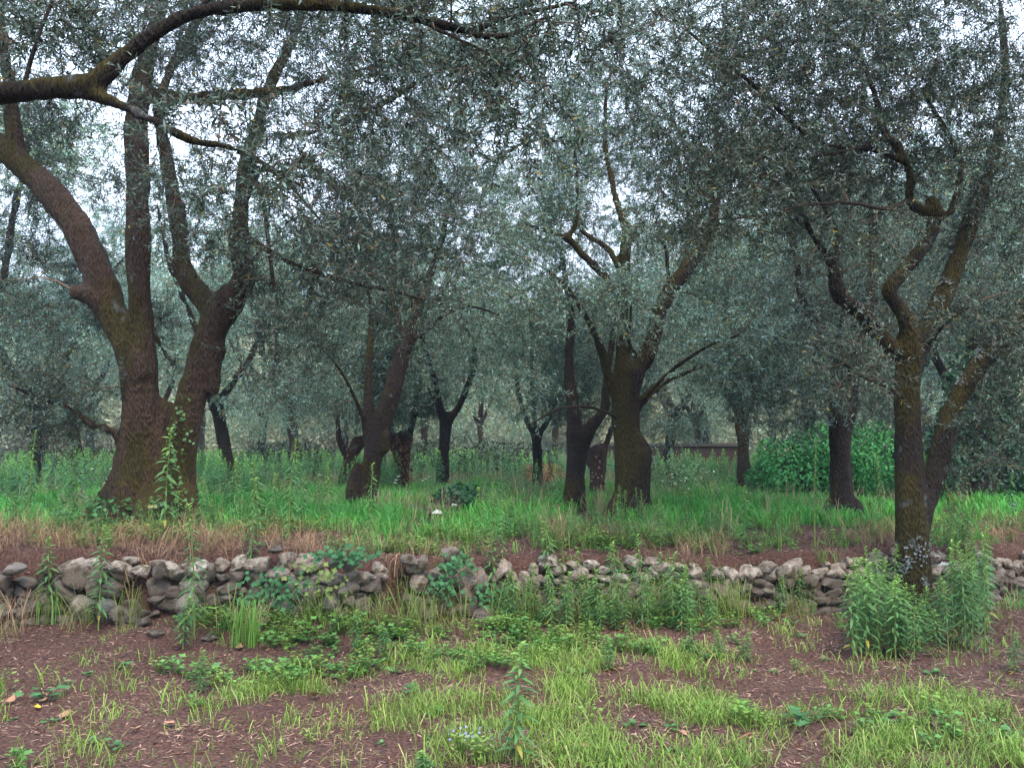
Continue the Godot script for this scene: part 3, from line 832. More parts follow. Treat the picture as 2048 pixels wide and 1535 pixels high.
func build_far_trees() -> void:
	var pale := Color(2.1, 2.25, 2.15)  # leaf tint raised to paint light into the trees at the back
	var blue := Color(1.8, 2.0, 2.05)  # bluer leaf tint with the same painted light
	var kinds := [
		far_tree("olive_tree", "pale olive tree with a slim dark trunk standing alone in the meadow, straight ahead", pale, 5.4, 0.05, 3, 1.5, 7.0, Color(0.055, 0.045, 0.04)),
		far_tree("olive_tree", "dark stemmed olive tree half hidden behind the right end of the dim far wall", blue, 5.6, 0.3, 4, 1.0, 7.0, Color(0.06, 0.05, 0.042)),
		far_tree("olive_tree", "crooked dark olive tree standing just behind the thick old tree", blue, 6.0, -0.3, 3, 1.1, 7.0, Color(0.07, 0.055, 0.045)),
		far_tree("olive_tree", "bushy pale green tree rising behind the leaning olive tree", Color(2.15, 2.3, 2.0), 7.0, 0.1, 5, 0.6, 7.0, Color(0.08, 0.06, 0.05)),  # leaf tint lifted here too, as painted light
	]
	# kind, column, distance, size, turn, label ("" keeps the first one's)
	var spots := [
		[0, 886, 19.0, 0.9, 0.3, ""], [1, 1488, 17.5, 0.95, 1.0, ""], [2, 462, 18.5, 1.0, 0.2, ""], [3, 760, 27.0, 1.1, 0.0, ""],
		[2, 66, 19.5, 1.0, 2.0, "olive tree with a dark trunk at the far left edge of the meadow"],
		[1, 160, 26.0, 1.1, 4.0, "bluish olive tree behind the low left branch of the thick old tree"],
		[0, 300, 31.0, 1.2, 1.0, "pale olive tree seen behind the thick old tree's trunk"],
		[3, 590, 24.0, 0.95, 2.2, "rounded olive tree between the thick old tree and the leaning tree"],
		[0, 1075, 18.0, 0.7, 2.6, "small olive tree in front of the orange dry shrub"],
		[1, 1330, 25.0, 1.05, 5.0, "olive tree behind the burl tree, over the dim far wall"],
		[3, 1620, 22.0, 1.05, 0.7, "pale olive tree rising behind the round green bush"],
		[2, 1790, 18.5, 1.05, 3.5, "olive tree with twin stems behind the forked tree in front of the wall"],
		[0, 1930, 15.5, 1.1, 5.3, "slim grey trunked olive tree to the right of the forked tree's main fork"],
		[1, 2090, 15.5, 1.1, 0.4, "olive tree at the right edge with a slanting brown limb"],
		[3, -130, 16.0, 1.1, 4.4, "dark olive tree at the left edge behind the thick old tree"],
		[3, 400, 40.0, 1.4, 0.9, "distant olive tree furthest back on the left side"],
		[0, 800, 44.0, 1.3, 2.9, "distant pale olive tree furthest back, left of the slim tree"],
		[1, 1160, 46.0, 1.3, 1.9, "distant olive tree furthest back right of the lane"],
		[2, 1420, 38.0, 1.4, 0.1, "distant olive tree furthest back over the dim far wall"],
		[3, 1760, 36.0, 1.3, 5.9, "distant olive tree furthest back behind the forked tree"],
		[0, 180, 42.0, 1.4, 3.9, "distant olive tree furthest back beyond the left branch"],
		[3, 90, 30.0, 0.9, 1.5, "low rounded olive tree between the left edge and the thick old tree, far back"],
		[3, 520, 29.0, 0.85, 5.2, "low rounded olive tree far back, left of the dead stump"],
		[3, 690, 33.0, 0.9, 0.8, "low pale olive tree far back, over the cut knob trunk"],
		[3, 850, 31.0, 0.85, 3.6, "low pale olive tree far back, over the dark low hedge"],
		[3, 965, 36.0, 0.85, 2.7, "low hazy olive tree closing the lane in the middle"],
		[3, 1110, 31.0, 0.8, 4.1, "low olive tree far back, over the orange dry shrub"],
		[3, 1270, 35.0, 0.95, 0.2, "low olive tree far back, behind the burl tree's trunk"],
		[3, 1400, 33.0, 0.9, 2.0, "low olive tree far back, above the middle of the dim far wall"],
		[3, 1540, 29.0, 0.9, 5.5, "low olive tree far back, left of the round green bush"],
		[3, 1860, 27.0, 1.0, 1.1, "low olive tree far back, right of the round green bush"],
		[1, 1990, 30.0, 1.3, 2.4, "distant olive tree furthest back at the right edge"],
	]
	for sp in spots:
		var p := at(sp[1], HORIZON, sp[2])
		p.y = gh(p.x, sp[2])
		var o: Node3D = kinds[sp[0]]
		var size := Vector3.ONE * float(sp[3])
		if sp[5] == "":
			o.position = p
			o.rotation.y = sp[4]
			o.scale = size
		else:
			copy_of(o, p, sp[4], size, sp[5])
	# grove trees added unseen behind and beside the path to shade the near ground
	for sp in [[-3.2, -2.6, 0, 1.25, 0.4], [3.4, -1.8, 2, 1.2, 2.0], [0.2, -6.5, 3, 1.3, 1.2], [7.4, 2.6, 1, 1.25, 3.3], [-8.0, 3.4, 2, 1.25, 5.0]]:
		copy_of(kinds[sp[2]], Vector3(sp[0], gh(sp[0], sp[1]), -sp[1]), sp[4], Vector3.ONE * sp[3], "added olive tree of the same grove, unseen beside or behind the viewer, for shade", "added shade trees around the viewer")
	# the wooded slope beyond
	var s := Shape.new()
	for k in 3600:
		var p := ball()
		p = p.normalized() * pow(p.length(), 0.5)
		var y := ball().normalized()
		var side := y.cross(ball()).normalized()
		s.leaf(Vector3(p.x * 2.6, 2.9 + p.y * 2.6, p.z * 2.6), y, side, r(0.14, 0.3), r(0.08, 0.16), 0.1, 0.1, jitter(Color(0.30, 0.32, 0.22), 0.15))  # leaf colour paled to paint in haze and distant light
	var places := []
	var colors := []
	for k in 420:
		var d := r(50.0, 170.0)
		var x := r(-0.8, 0.8) * d
		var size := r(0.8, 1.5) * (0.7 + d / 200.0)
		places.append(Transform3D(Basis(Vector3.UP, r(0, TAU)).scaled(Vector3.ONE * size), Vector3(x, gh(x, d) - 0.6, -d)))
		colors.append(jitter(Color(1.1, 1.08, 1.0), 0.2))
	var wood := many("far_wood", s.mesh(), M.herb, places, colors, self)
	tag(wood, "pale wooded slope far beyond the grove", "wood", "", "stuff")


# ------------------------------------------------------------------ the dry stone wall
func make_rocks() -> void:
	var base := SphereMesh.new()
	base.radial_segments = 24
	base.rings = 13
	base.radius = 1.0
	base.height = 2.0
	var arr := base.surface_get_arrays(0)
	var dirs: PackedVector3Array = arr[Mesh.ARRAY_VERTEX]
	for k in 14:
		var cuts := []
		for j in 9:
			cuts.append([ball().normalized(), r(0.42, 0.78)])
		var pts := PackedVector3Array()
		for v in dirs:
			var reach := 1.0
			for cu in cuts:
				var dt: float = v.dot(cu[0])
				if dt > 0.05:
					reach = minf(reach, cu[1] / dt)
			pts.append(v * reach * (1.0 + 0.035 * fine.get_noise_3d(v.x * 9 + k * 5, v.y * 9, v.z * 9)))
		var st := SurfaceTool.new()
		st.begin(Mesh.PRIMITIVE_TRIANGLES)
		var idx: PackedInt32Array = arr[Mesh.ARRAY_INDEX]
		var tone := Color(0.56, 0.46, 0.37).lerp(Color(0.36, 0.285, 0.225), rng.randf())
		if k % 5 == 0:
			tone = Color(0.66, 0.58, 0.49)
		for q in idx:
			st.set_smooth_group(-1)
			var p := pts[q]
			var moss := clampf((bump.get_noise_3d(p.x * 1.5 + k * 7, p.y * 1.5, p.z * 1.5) - 0.12) * 4.0, 0.0, 0.85)
			var white := clampf((fine.get_noise_3d(p.x * 3 + k * 3, p.y * 3, p.z * 3) - 0.12) * 4.0, 0.0, 0.6)
			st.set_color(tone.lerp(Color(0.5, 0.5, 0.48), white).lerp(Color(0.12, 0.105, 0.05), moss))
			st.add_vertex(p)
		st.index()
		st.generate_normals()
		S["rock_%d" % k] = st.commit()


func build_wall() -> void:
	var root := thing("dry_stone_wall", Vector3(0, 0, -wall_d(0)), "low dry stone terrace wall of grey field stones running across the view", "wall")
	var count := 0
	var rest := Shape.new()
	var x := -6.6
	var rows := []
	# courses, laid from the bottom to the top, stones of uneven size
	for row in 10:
		x = -6.8 + r(0, 0.2)
		while x < 7.6:
			var w := r(0.085, 0.195) * (1.15 if x < 0.0 else 0.95)
			var h := wall_h(x)
			var tall := w * r(0.5, 0.85)
			var y := -0.02 + row * 0.082 + r(-0.03, 0.03) + 0.15 * smoothstep(1.5, -3.0, x)
			var keep := y < h - 0.1 + r(-0.03, 0.03)
			# earth has slid over the wall here and there, more so to the left
			var bare := bump.get_noise_2d(x * 1.1 + 40, y * 2.2) + (0.12 if x < -1.0 else 0.0)
			if bare > (0.2 if x < -0.5 else 0.5):
				keep = false
			if y < 0.12 and x < 0.6 and rng.randf() < 0.6:
				keep = false
			if keep:
				rows.append([x + w * 0.5, y, w, tall, row])
			x += w * r(0.78, 1.0)
	for q in rows:
		var px: float = q[0]
		var w: float = q[2]
		var d := wall_d(px) - 0.03 + 0.16 * clampf(q[1] / wall_h(px), 0.0, 1.0) + r(-0.05, 0.04)
		var turn := Basis(Vector3(0, 0, 1), r(-0.45, 0.45)) * Basis(Vector3.UP, r(0, TAU)) * Basis(Vector3.RIGHT, r(-0.3, 0.3))
		var place := Transform3D(Basis.from_scale(Vector3(w * 0.70, q[3] * 0.78, w * 0.6)) , Vector3(px, q[1] + q[3] * 0.3, -d) - root.position)
		place.basis = Basis(Vector3(0, 0, 1), r(-0.4, 0.4)) * place.basis * turn
		var mesh: ArrayMesh = S["rock_%d" % (rng.randi() % 14)]
		var edge := (-px / d) * FOCAL
		if absf(edge) < 1060.0 and count < 287:
			var o := part("stone", mesh, M.stone, root)
			o.transform = place
			count += 1
		else:
			var a := mesh.surface_get_arrays(0)
			var k0 := rest.v.size()
			for k in a[Mesh.ARRAY_VERTEX].size():
				rest.v.append(place * a[Mesh.ARRAY_VERTEX][k])
				rest.n.append((place.basis.inverse().transposed() * a[Mesh.ARRAY_NORMAL][k]).normalized())
				rest.c.append(a[Mesh.ARRAY_COLOR][k])
			for k in a[Mesh.ARRAY_INDEX]:
				rest.i.append(k0 + k)
	part("stonework", rest.mesh(), M.stone, root, true)
	# boulders that crown it, placed as in the photograph: column, row, width, height in pixels
	for b in [[900, 1108, 44, 40], [875, 1150, 40, 60], [668, 1120, 32, 32], [697, 1127, 40, 34], [323, 1140, 34, 30], [550, 1100, 24, 16], [820, 1118, 36, 28], [845, 1122, 34, 26], [682, 1180, 30, 20], [695, 1196, 54, 24], [25, 1135, 42, 26]]:
		var p := at(b[0], b[1], 0.0 + wall_d((b[0] - 1024.0) / FOCAL * 8.2) - 0.02)
		var k := -p.z / FOCAL * 0.58
		var o := part("stone", S["rock_%d" % (rng.randi() % 14)], M.stone, root)
		o.transform = Transform3D(Basis(Vector3.BACK, r(-0.3, 0.3)) * Basis.from_scale(Vector3(b[2] * k, b[3] * k, 0.12)) * Basis(Vector3.UP, r(0, TAU)), p - root.position)
	# fallen ones at its foot
	var said := ["pale flat stone fallen on the soil below the left of the wall", "rounded tan stone lying below the left of the wall", "angular tan stone lying lowest on the soil before the wall", "small grey stone lying beside the ivy at the wall foot", "grey stone half sunk in the soil near the left grass tuft"]
	var lie := [[285, 1252, 34, 26], [268, 1246, 28, 26], [310, 1272, 30, 16], [420, 1280, 32, 14], [215, 1232, 34, 24]]
	for k in lie.size():
		var p := hit(lie[k][0], lie[k][1])
		var z := -p.z / FOCAL * 0.6
		var o := part("fallen_stone", S["rock_%d" % ((k * 3 + 1) % 14)], M.stone, self)
		o.transform = Transform3D(Basis.from_scale(Vector3(lie[k][2] * z, lie[k][3] * z, lie[k][2] * z)) * Basis(Vector3.UP, r(0, TAU)), p + Vector3(0, lie[k][3] * z * 0.4, 0))
		tag(o, said[k], "stone", "stones fallen from the wall")


# ------------------------------------------------------------------ weeds, grass and litter
func weed_mesh(kind: int) -> Array:
	var stem := Shape.new()
	var s := Shape.new()
	var tall := 1.0
	var bend := Vector3(r(-0.05, 0.05), 0, r(-0.05, 0.05))
	var pts := PackedVector3Array()
	var rad := PackedFloat32Array()
	for j in 7:
		var t := j / 6.0
		pts.append(Vector3(0, tall * t, 0) + bend * t * t)
		rad.append(lerpf(0.0075, 0.0028, t))
	stem.tube(pts, rad, 5, Color(0.24, 0.31, 0.08))
	var count: int = [110, 84, 80, 90][kind]
	for j in count:
		var t := lerpf([0.06, 0.25, 0.1, 0.02][kind], 1.0, pow((j + 0.5) / count, 0.85))
		var p := Vector3(0, tall * t, 0) + bend * t * t
		var a := j * 2.39996 + r(-0.3, 0.3)
		var rise := lerpf(r(-0.2, 0.35), 1.6, smoothstep(0.8, 1.0, t))
		var dir := Vector3(cos(a), rise, sin(a)).normalized()
		var side := dir.cross(Vector3.UP).normalized().rotated(dir, r(-0.5, 0.5))
		var fade := 1.0 - 0.62 * smoothstep(0.55, 1.0, t)
		var length: float = [0.115, 0.085, 0.135, 0.10][kind] * r(0.8, 1.15) * fade
		var wide: float = [0.0165, 0.014, 0.028, 0.023][kind] * r(0.85, 1.15)
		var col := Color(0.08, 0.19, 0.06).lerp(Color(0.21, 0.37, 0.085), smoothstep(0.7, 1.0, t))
		if t < 0.22 and rng.randf() < 0.3:
			col = Color(0.26, 0.24, 0.05)
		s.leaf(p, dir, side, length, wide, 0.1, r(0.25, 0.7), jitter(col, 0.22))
		if kind == 3 and j % 3 == 0:
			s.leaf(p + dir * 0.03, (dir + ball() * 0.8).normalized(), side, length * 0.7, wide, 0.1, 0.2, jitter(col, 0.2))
	return [stem.mesh(), s.mesh()]


func build_weeds() -> void:
	var proto := []
	for k in 8:
		var m := weed_mesh(k % 4)
		proto.append(m)
	S.weeds = proto
	var first := {}
	var place := func(kind: int, p: Vector3, tall: float, label: String, group: String) -> void:
		var size := Vector3(lerpf(1.0, tall, 0.5), tall, lerpf(1.0, tall, 0.5))
		if not first.has(kind):
			var o := thing("tall_weed", p, label, "weed", group)
			part("stem", proto[kind][0], M.herb, o)
			part("foliage", proto[kind][1], M.herb, o, true)
			o.rotation.y = r(0, TAU)
			o.scale = size
			first[kind] = o
		else:
			copy_of(first[kind], p, r(0, TAU), size, label, group)
	# column and row of the foot, row of the tip, kind, label
	var single := [
		[328, 1078, 858, 2, "tallest leafy weed right in front of the thick old tree's trunk"],
		[150, 1040, 868, 2, "dark drooping weed left of the thick old tree's roots"],
		[54, 1075, 862, 5, "thin bare topped weed near the left edge above the wall"],
		[96, 1242, 1075, 2, "weed with broad lower leaves in front of the wall at far left"],
		[196, 1262, 1055, 6, "leafy weed rising in front of the left wall, beneath the old tree's root"],
		[388, 1275, 1010, 0, "weed standing before the wall under the old tree's right side"],
		[402, 1075, 962, 4, "slender weed at the right foot of the thick old tree"],
		[205, 1070, 1015, 3, "short bushy weed at the left root of the thick old tree"],
		[470, 1075, 920, 0, "first tall weed right of the thick old tree"],
		[500, 1175, 958, 4, "tall weed growing from the wall top beside the ivy patch"],
		[515, 1078, 925, 6, "weed with drooping leaves just left of the tallest meadow weed"],
		[577, 1082, 878, 0, "tallest slender weed between the old tree and the leaning tree"],
		[545, 1070, 948, 3, "bushy weed behind the tallest slender weed"],
		[606, 1060, 955, 2, "leafy weed right of the tallest slender weed"],
		[655, 1095, 925, 4, "yellowish stemmed weed left of the leaning tree's dead stump"],
		[640, 1055, 950, 0, "green weed close to the leaning tree's left"],
		[740, 1100, 928, 4, "yellow stemmed weed in front of the leaning tree's trunk"],
		[965, 1110, 975, 0, "weed above the wall to the right of the ivy mound"],
		[985, 1090, 965, 4, "taller weed beside the one right of the ivy mound"],
		[1005, 1120, 1000, 3, "bushy weed above the wall near the lane's left side"],
		[988, 1225, 1065, 2, "leafy weed in front of the wall's dark hollow"],
		[1100, 1215, 1042, 6, "weed with yellowing lower leaves before the middle of the wall"],
		[1066, 1235, 1130, 4, "slim weed before the wall left of the dry grass heads"],
		[1420, 1090, 962, 1, "thin weed above the wall, right of the burl tree"],
		[1490, 1095, 972, 2, "dark leafy weed above the wall midway between burl tree and green bush"],
		[1563, 1105, 962, 5, "thin weed above the wall in front of the green bush's left edge"],
		[1630, 1095, 878, 1, "very tall pale weed in front of the green bush"],
		[1652, 1080, 985, 0, "weed at the left foot of the tree before the green bush"],
		[1765, 1090, 905, 5, "tall thin weed left of the forked tree's trunk above the wall"],
		[1748, 1085, 985, 4, "leafy weed right of the tree before the green bush"],
		[1905, 1120, 985, 0, "dark weed above the wall right of the forked tree"],
		[1935, 1120, 1000, 6, "second weed above the wall right of the forked tree"],
		[1032, 1532, 1288, 2, "dense weed standing nearest, at the bottom centre"],
		[400, 1385, 1300, 4, "small weed on the soil left of the broad herb patch"],
		[365, 1300, 1195, 6, "weed with yellow green leaves before the fallen stones"],
		[710, 1315, 1220, 3, "bushy weed on the soil below the ivy, left of centre"],
		[770, 1325, 1245, 3, "second bushy weed on the soil, right of the first bushy one"],
		[1220, 1340, 1270, 3, "branched weed on the soil at centre right"],
		[1440, 1318, 1262, 0, "thin weed at the left edge of the bare soil"],
		[1492, 1322, 1265, 4, "thin weed on the bare soil, right of a similar one"],
		[1380, 1318, 1240, 3, "bushy weed left of the bare soil patch"],
		[1235, 1250, 1085, 0, "leafy weed before the wall under the burl tree"],
		[1285, 1255, 1070, 4, "tall weed before the wall right under the burl tree"],
		[1345, 1245, 1105, 2, "weed before the wall right of the burl tree's foot"],
		[1600, 1225, 1140, 3, "weed at the wall foot between bare soil and forked tree"],
		[1560, 1235, 1150, 0, "slim weed at the foot of the well stacked stones"],
		[2030, 1345, 1265, 3, "bushy weed on the soil at the right edge"],
		[850, 1560, 1500, 3, "weed cut by the bottom edge, left of the nearest one"],
	]
	for w in single:
		var p := hit(w[0], w[1])
		var top := at(w[0], w[2], -p.z)
		place.call(w[3], p, maxf(0.08, top.y - p.y), w[4], "")
	# thickets
	for k in 24:
		var p := hit(r(1700, 1800), r(1235, 1322))
		place.call([0, 4, 0, 2][rng.randi() % 4], p, r(0.45, 0.72), "tall green weed in the dense thicket left of the forked tree's foot", "weeds in the thicket left of the forked tree")
	for k in 16:
		var p := hit(r(1795, 1880), r(1255, 1325))
		place.call([0, 4, 0, 2][rng.randi() % 4], p, r(0.28, 0.52), "green weed in the low thicket in front of the forked tree's foot", "weeds in the thicket before the forked tree")
	for k in 24:
		var p := hit(r(1885, 1975), r(1225, 1312))
		place.call([0, 4, 1, 0][rng.randi() % 4], p, r(0.5, 0.85), "tall green weed in the dense thicket right of the forked tree's foot", "weeds in the thicket right of the forked tree")
	for k in 64:
		var p := hit(r(1010, 1460), r(1200, 1265))
		place.call(rng.randi() % 8, p, r(0.2, 0.55), "weed in the thick growth along the foot of the wall's middle", "weeds along the foot of the wall's middle")
	for k in 40:
		var p := hit(r(1000, 1440), r(1055, 1100))
		place.call([1, 5, 4, 3][rng.randi() % 4], p, r(0.25, 0.5), "slender weed along the wall top below the burl tree", "weeds on the wall top below the burl tree")
	for k in 18:
		var p := hit(r(20, 480), r(1050, 1088))
		place.call([3, 1, 4, 2][rng.randi() % 4], p, r(0.2, 0.4), "low weed among the dry grass at the thick old tree's foot", "weeds at the foot of the thick old tree")


func tuft(blades: int, tall: float, wide: float, lean: float, spread_: float, tip: Color, foot: Color) -> ArrayMesh:
	var s := Shape.new()
	for k in blades:
		var a := r(0, TAU)
		var out := Vector3(cos(a), 0, sin(a))
		var p := Vector3(r(-1, 1), 0, r(-1, 1)) * spread_
		var h := tall * r(0.5, 1.15)
		var side := out.cross(Vector3.UP).rotated(Vector3.UP, r(-0.6, 0.6)) * wide * 0.5 * r(0.7, 1.2)
		var b := lean * r(0.3, 1.3)
		var col := jitter(foot.lerp(tip, rng.randf()), 0.2)
		var p1 := p + Vector3(0, h * 0.5, 0) + out * b * h * 0.2
		var p2 := p + Vector3(0, h * 0.85, 0) + out * b * h * 0.55
		var p3 := p + Vector3(0, h * (1.0 - 0.35 * b), 0) + out * b * h * 1.0
		s.tri(p - side * 0.7, p1 - side, p1 + side, col); s.tri(p - side * 0.7, p1 + side, p + side * 0.7, col)
		s.tri(p1 - side, p2 - side * 0.8, p2 + side * 0.8, col); s.tri(p1 - side, p2 + side * 0.8, p1 + side, col)
		s.tri(p2 - side * 0.8, p3, p2 + side * 0.8, col)
	return s.mesh()


func herb(leaves: int, size: float, radius: float, tall: float, col: Color, lobed: bool) -> ArrayMesh:
	var s := Shape.new()
	for k in leaves:
		var a := r(0, TAU)
		var out := Vector3(cos(a), 0, sin(a))
		var p := out * radius * r(0.1, 0.8) + Vector3(0, tall * r(0.3, 1.0), 0)
		var dir := (out + Vector3(0, r(-0.2, 0.5), 0)).normalized()
		var side := dir.cross(Vector3.UP).normalized().rotated(dir, r(-0.4, 0.4))
		var c := jitter(col, 0.28)
		var z := size * r(0.6, 1.2)
		if lobed:
			s.fan(p, dir, side, [0.2, 0.5, 0.32, 0.62, 0.38, 0.78, 0.38, 0.62, 0.32, 0.5, 0.2], z, r(-0.1, 0.25), c)
		else:
			s.fan(p, dir, side, [0.25, 0.42, 0.45, 0.5, 0.62, 0.5, 0.45, 0.42, 0.25], z, r(-0.1, 0.3), c)
		var stalk := PackedVector3Array([Vector3(0, 0, 0), p * 0.6 + Vector3(0, 0.01, 0), p])
		s.tube(stalk, PackedFloat32Array([0.0015, 0.0012, 0.001]), 3, c * 0.8)
	return s.mesh()


func scatter(called: String, meshes: Array, mat: Material, tries: int, box: Array, chance: Callable, size: Vector2, tilt: float, tint: Color, vary: float, label: String, category: String) -> void:
	var places := []
	var colors := []
	for m in meshes:
		places.append([])
		colors.append([])
	for k in tries:
		var x := r(box[0], box[1])
		var d := r(box[2], box[3])
		if rng.randf() > chance.call(x, d):
			continue
		var y := gh(x, d)
		var b := Basis(Vector3.UP, r(0, TAU)) * Basis(Vector3.RIGHT, r(-tilt, tilt))
		var z := r(size.x, size.y)
		var which := rng.randi() % meshes.size()
		places[which].append(Transform3D(b.scaled(Vector3.ONE * z), Vector3(x, y - 0.004, -d)))
		colors[which].append(jitter(tint, vary))
	if meshes.size() == 1:
		tag(many(called, meshes[0], mat, places[0], colors[0], self), label, category, "", "stuff")
		return
	var root := thing(called, Vector3.ZERO, label, category)
	root.set_meta("kind", "stuff")
	for k in meshes.size():
		if places[k].size():
			many("tufts", meshes[k], mat, places[k], colors[k], root)


func oval(x: float, d: float, cx: float, cd: float, rx: float, rd: float) -> float:
	var q := Vector2((x - cx) / rx, (d - cd) / rd).length()
	return clampf(1.6 * (1.0 - q), 0.0, 1.0)


func build_ground_cover() -> void:
	# --- litter of dry olive leaves and straw
	var sliver := []
	for k in 3:
		var s := Shape.new()
		s.leaf(Vector3(-0.025, 0.003, 0), Vector3(1, 0.06, 0).normalized(), Vector3(0, 0, 1), [0.05, 0.045, 0.09][k], [0.007, 0.009, 0.003][k], 0.25, r(-0.15, 0.1), Color.WHITE)
		sliver.append(s.mesh())
	var lit := func(x: float, d: float) -> float:
		if d > wall_d(x) + 0.25 and d < wall_d(x) + 1.6:
			return 0.5
		return clampf(0.55 + 1.1 * bump.get_noise_2d(x * 2.0 + 5, d * 2.0), 0.05, 1.0)
	scatter("leaf_litter", sliver, M.dry, 130000, [-4.6, 5.8, 4.2, 11.0], lit, Vector2(0.4, 1.15), 0.35, Color(0.27, 0.175, 0.135), 0.85, "pale dry olive leaves and straw strewn over the soil", "leaf litter")
	# clods of soil
	scatter("soil_clods", [S.rock_1, S.rock_4, S.rock_7], M.soil, 5200, [-4.6, 5.8, 4.2, 10.0], func(x: float, d: float) -> float: return clampf(bump.get_noise_2d(x * 1.3 + 70, d * 1.3) * 2.0 + 0.25, 0.0, 1.0) if d < wall_d(x) else 0.0, Vector2(0.006, 0.022), 0.8, Color(0.45, 0.28, 0.23), 0.25, "crumbs and clods of loose reddish soil", "soil")
	# --- fresh grass before the wall
	var green := Color(0.18, 0.33, 0.055)
	var foot := Color(0.20, 0.30, 0.06)
	var blades := []
	for k in 4:
		blades.append(tuft(6 + k * 2, 0.07 + 0.022 * k, 0.0048, 1.0, 0.065, green, foot))
	blades.append(tuft(9, 0.09, 0.004, 1.2, 0.07, Color(0.30, 0.30, 0.12), Color(0.2, 0.3, 0.07)))
	var near := func(x: float, d: float) -> float:
		var w := wall_d(x)
		if d > w - 0.25:
			return 0.0
		var c := maxf(oval(x, d, 0.3, 5.85, 1.75, 0.85), oval(x, d, 2.0, 5.15, 1.5, 0.75))
		c = maxf(c, oval(x, d, 0.5, 4.85, 1.3, 0.6))
		c = maxf(c, 0.75 * oval(x, d, -1.6, 6.15, 0.7, 0.45))
		c = maxf(c, 0.6 * oval(x, d, 0.4, 7.2, 1.6, 0.9))
		c = maxf(c, 0.5 * oval(x, d, 2.8, 5.9, 1.2, 0.5))
		var k := clampf(0.5 + 1.5 * bump.get_noise_2d(x * 2.6 + 3, d * 2.6), 0.0, 1.0)
		return c * k * k * 0.6 + 0.03 * k
	scatter("short_grass", blades, M.grass, 44000, [-3.2, 4.4, 4.3, 9.0], near, Vector2(0.5, 1.3), 0.35, Color(1, 1, 1), 0.33, "bright green young grass in loose patches on the near soil", "grass")
	# --- herbs along the wall foot
	var herbs := []
	for k in 3:
		herbs.append(herb(14 + k * 3, 0.03 + 0.007 * k, 0.10, 0.07 + 0.025 * k, Color(0.10, 0.24, 0.055), k == 2))
	herbs.append(herb(22, 0.026, 0.09, 0.14, Color(0.16, 0.27, 0.05), false))
	var wide := func(x: float, d: float) -> float:
		var w := wall_d(x)
		var c := smoothstep(w - 1.35, w - 0.5, d) * smoothstep(-3.2, -1.4, x) * smoothstep(2.6, 1.5, x) * (1.0 if d < w + 0.05 else 0.0)
		c = maxf(c, oval(x, d, -1.55, 6.75, 0.85, 0.5))
		c = maxf(c, 0.8 * oval(x, d, 0.1, 7.3, 1.4, 0.7))
		c = maxf(c, 0.3 * oval(x, d, 2.2, 5.4, 0.9, 0.35))
		c = maxf(c, 0.5 * oval(x, d, 1.4, 5.6, 0.5, 0.3))
		var k := clampf(0.5 + 1.6 * bump.get_noise_2d(x * 2.2 + 33, d * 2.2), 0.0, 1.0)
		return c * k * 0.85 + 0.012 * k
	scatter("low_herbs", [herbs[0], herbs[3], herbs[3], herbs[2]], M.herb, 9500, [-3.4, 4.4, 4.4, 10.4], wide, Vector2(0.6, 1.2), 0.15, Color(1, 1, 1), 0.22, "low broad leaved herbs covering the soil at the wall foot", "herbs")
	scatter("terrace_herbs", [herbs[0], herbs[3], tuft(8, 0.2, 0.005, 0.8, 0.06, Color(0.13, 0.26, 0.06), Color(0.2, 0.26, 0.08))], M.herb, 8500, [-5.4, 6.6, 7.2, 12.5], func(x: float, d: float) -> float: return smoothstep(wall_d(x) + 0.2, wall_d(x) + 0.5, d) * smoothstep(wall_d(x) + 2.6, wall_d(x) + 1.6, d) * clampf(0.3 + 1.8 * bump.get_noise_2d(x * 1.5 + 61, d * 1.5) + (0.35 if x > 0.0 and x < 2.4 else 0.0), 0.04, 1.0), Vector2(0.6, 1.3), 0.2, Color(0.95, 1, 0.95), 0.25, "low green weeds dotted over the bare strip above the wall", "weeds")
	# tall grass and dry stalks against the wall
	var long := [tuft(14, 0.42, 0.006, 0.7, 0.08, Color(0.15, 0.26, 0.05), Color(0.24, 0.27, 0.08)), tuft(12, 0.34, 0.005, 0.9, 0.07, Color(0.30, 0.26, 0.12), Color(0.18, 0.24, 0.06))]
	var foot_of := func(x: float, d: float) -> float:
		var w := wall_d(x)
		var c := smoothstep(w - 0.75, w - 0.2, d) * (1.0 if d < w + 0.1 else 0.0) * (0.75 * smoothstep(-2.2, -0.6, x) * smoothstep(2.5, 1.6, x) + 0.16)
		return c * clampf(0.5 + 1.6 * bump.get_noise_2d(x * 2.0 + 63, d * 2.0), 0.05, 1.0)
	scatter("long_grass", long, M.grass, 6500, [-4.6, 5.6, 6.2, 10.2], foot_of, Vector2(0.5, 1.05), 0.3, Color(1, 1, 1), 0.22, "long green and yellowing grass against the foot of the wall", "grass")
	# --- dry brown grass on top of the wall
	var hay := [tuft(26, 0.26, 0.0032, 1.25, 0.12, Color(0.32, 0.21, 0.135), Color(0.22, 0.14, 0.09)), tuft(22, 0.20, 0.003, 1.4, 0.14, Color(0.42, 0.30, 0.17), Color(0.22, 0.12, 0.08))]
	var top := func(x: float, d: float) -> float:
		var w := wall_d(x)
		var c := smoothstep(w + 0.02, w + 0.2, d) * smoothstep(w + 1.7, w + 0.35, d)
		var k := clampf(0.12 + 1.5 * bump.get_noise_2d(x * 1.4 + 23, d * 1.0), 0.03, 1.0)
		if x < -1.6:
			k = maxf(k, 0.6)
		return c * k
	scatter("dry_grass", hay, M.dry, 4200, [-5.2, 6.4, 7.0, 11.5], top, Vector2(0.5, 1.15), 0.6, Color(1, 1, 1), 0.3, "matted brown dry grass along the top of the wall", "dry grass")
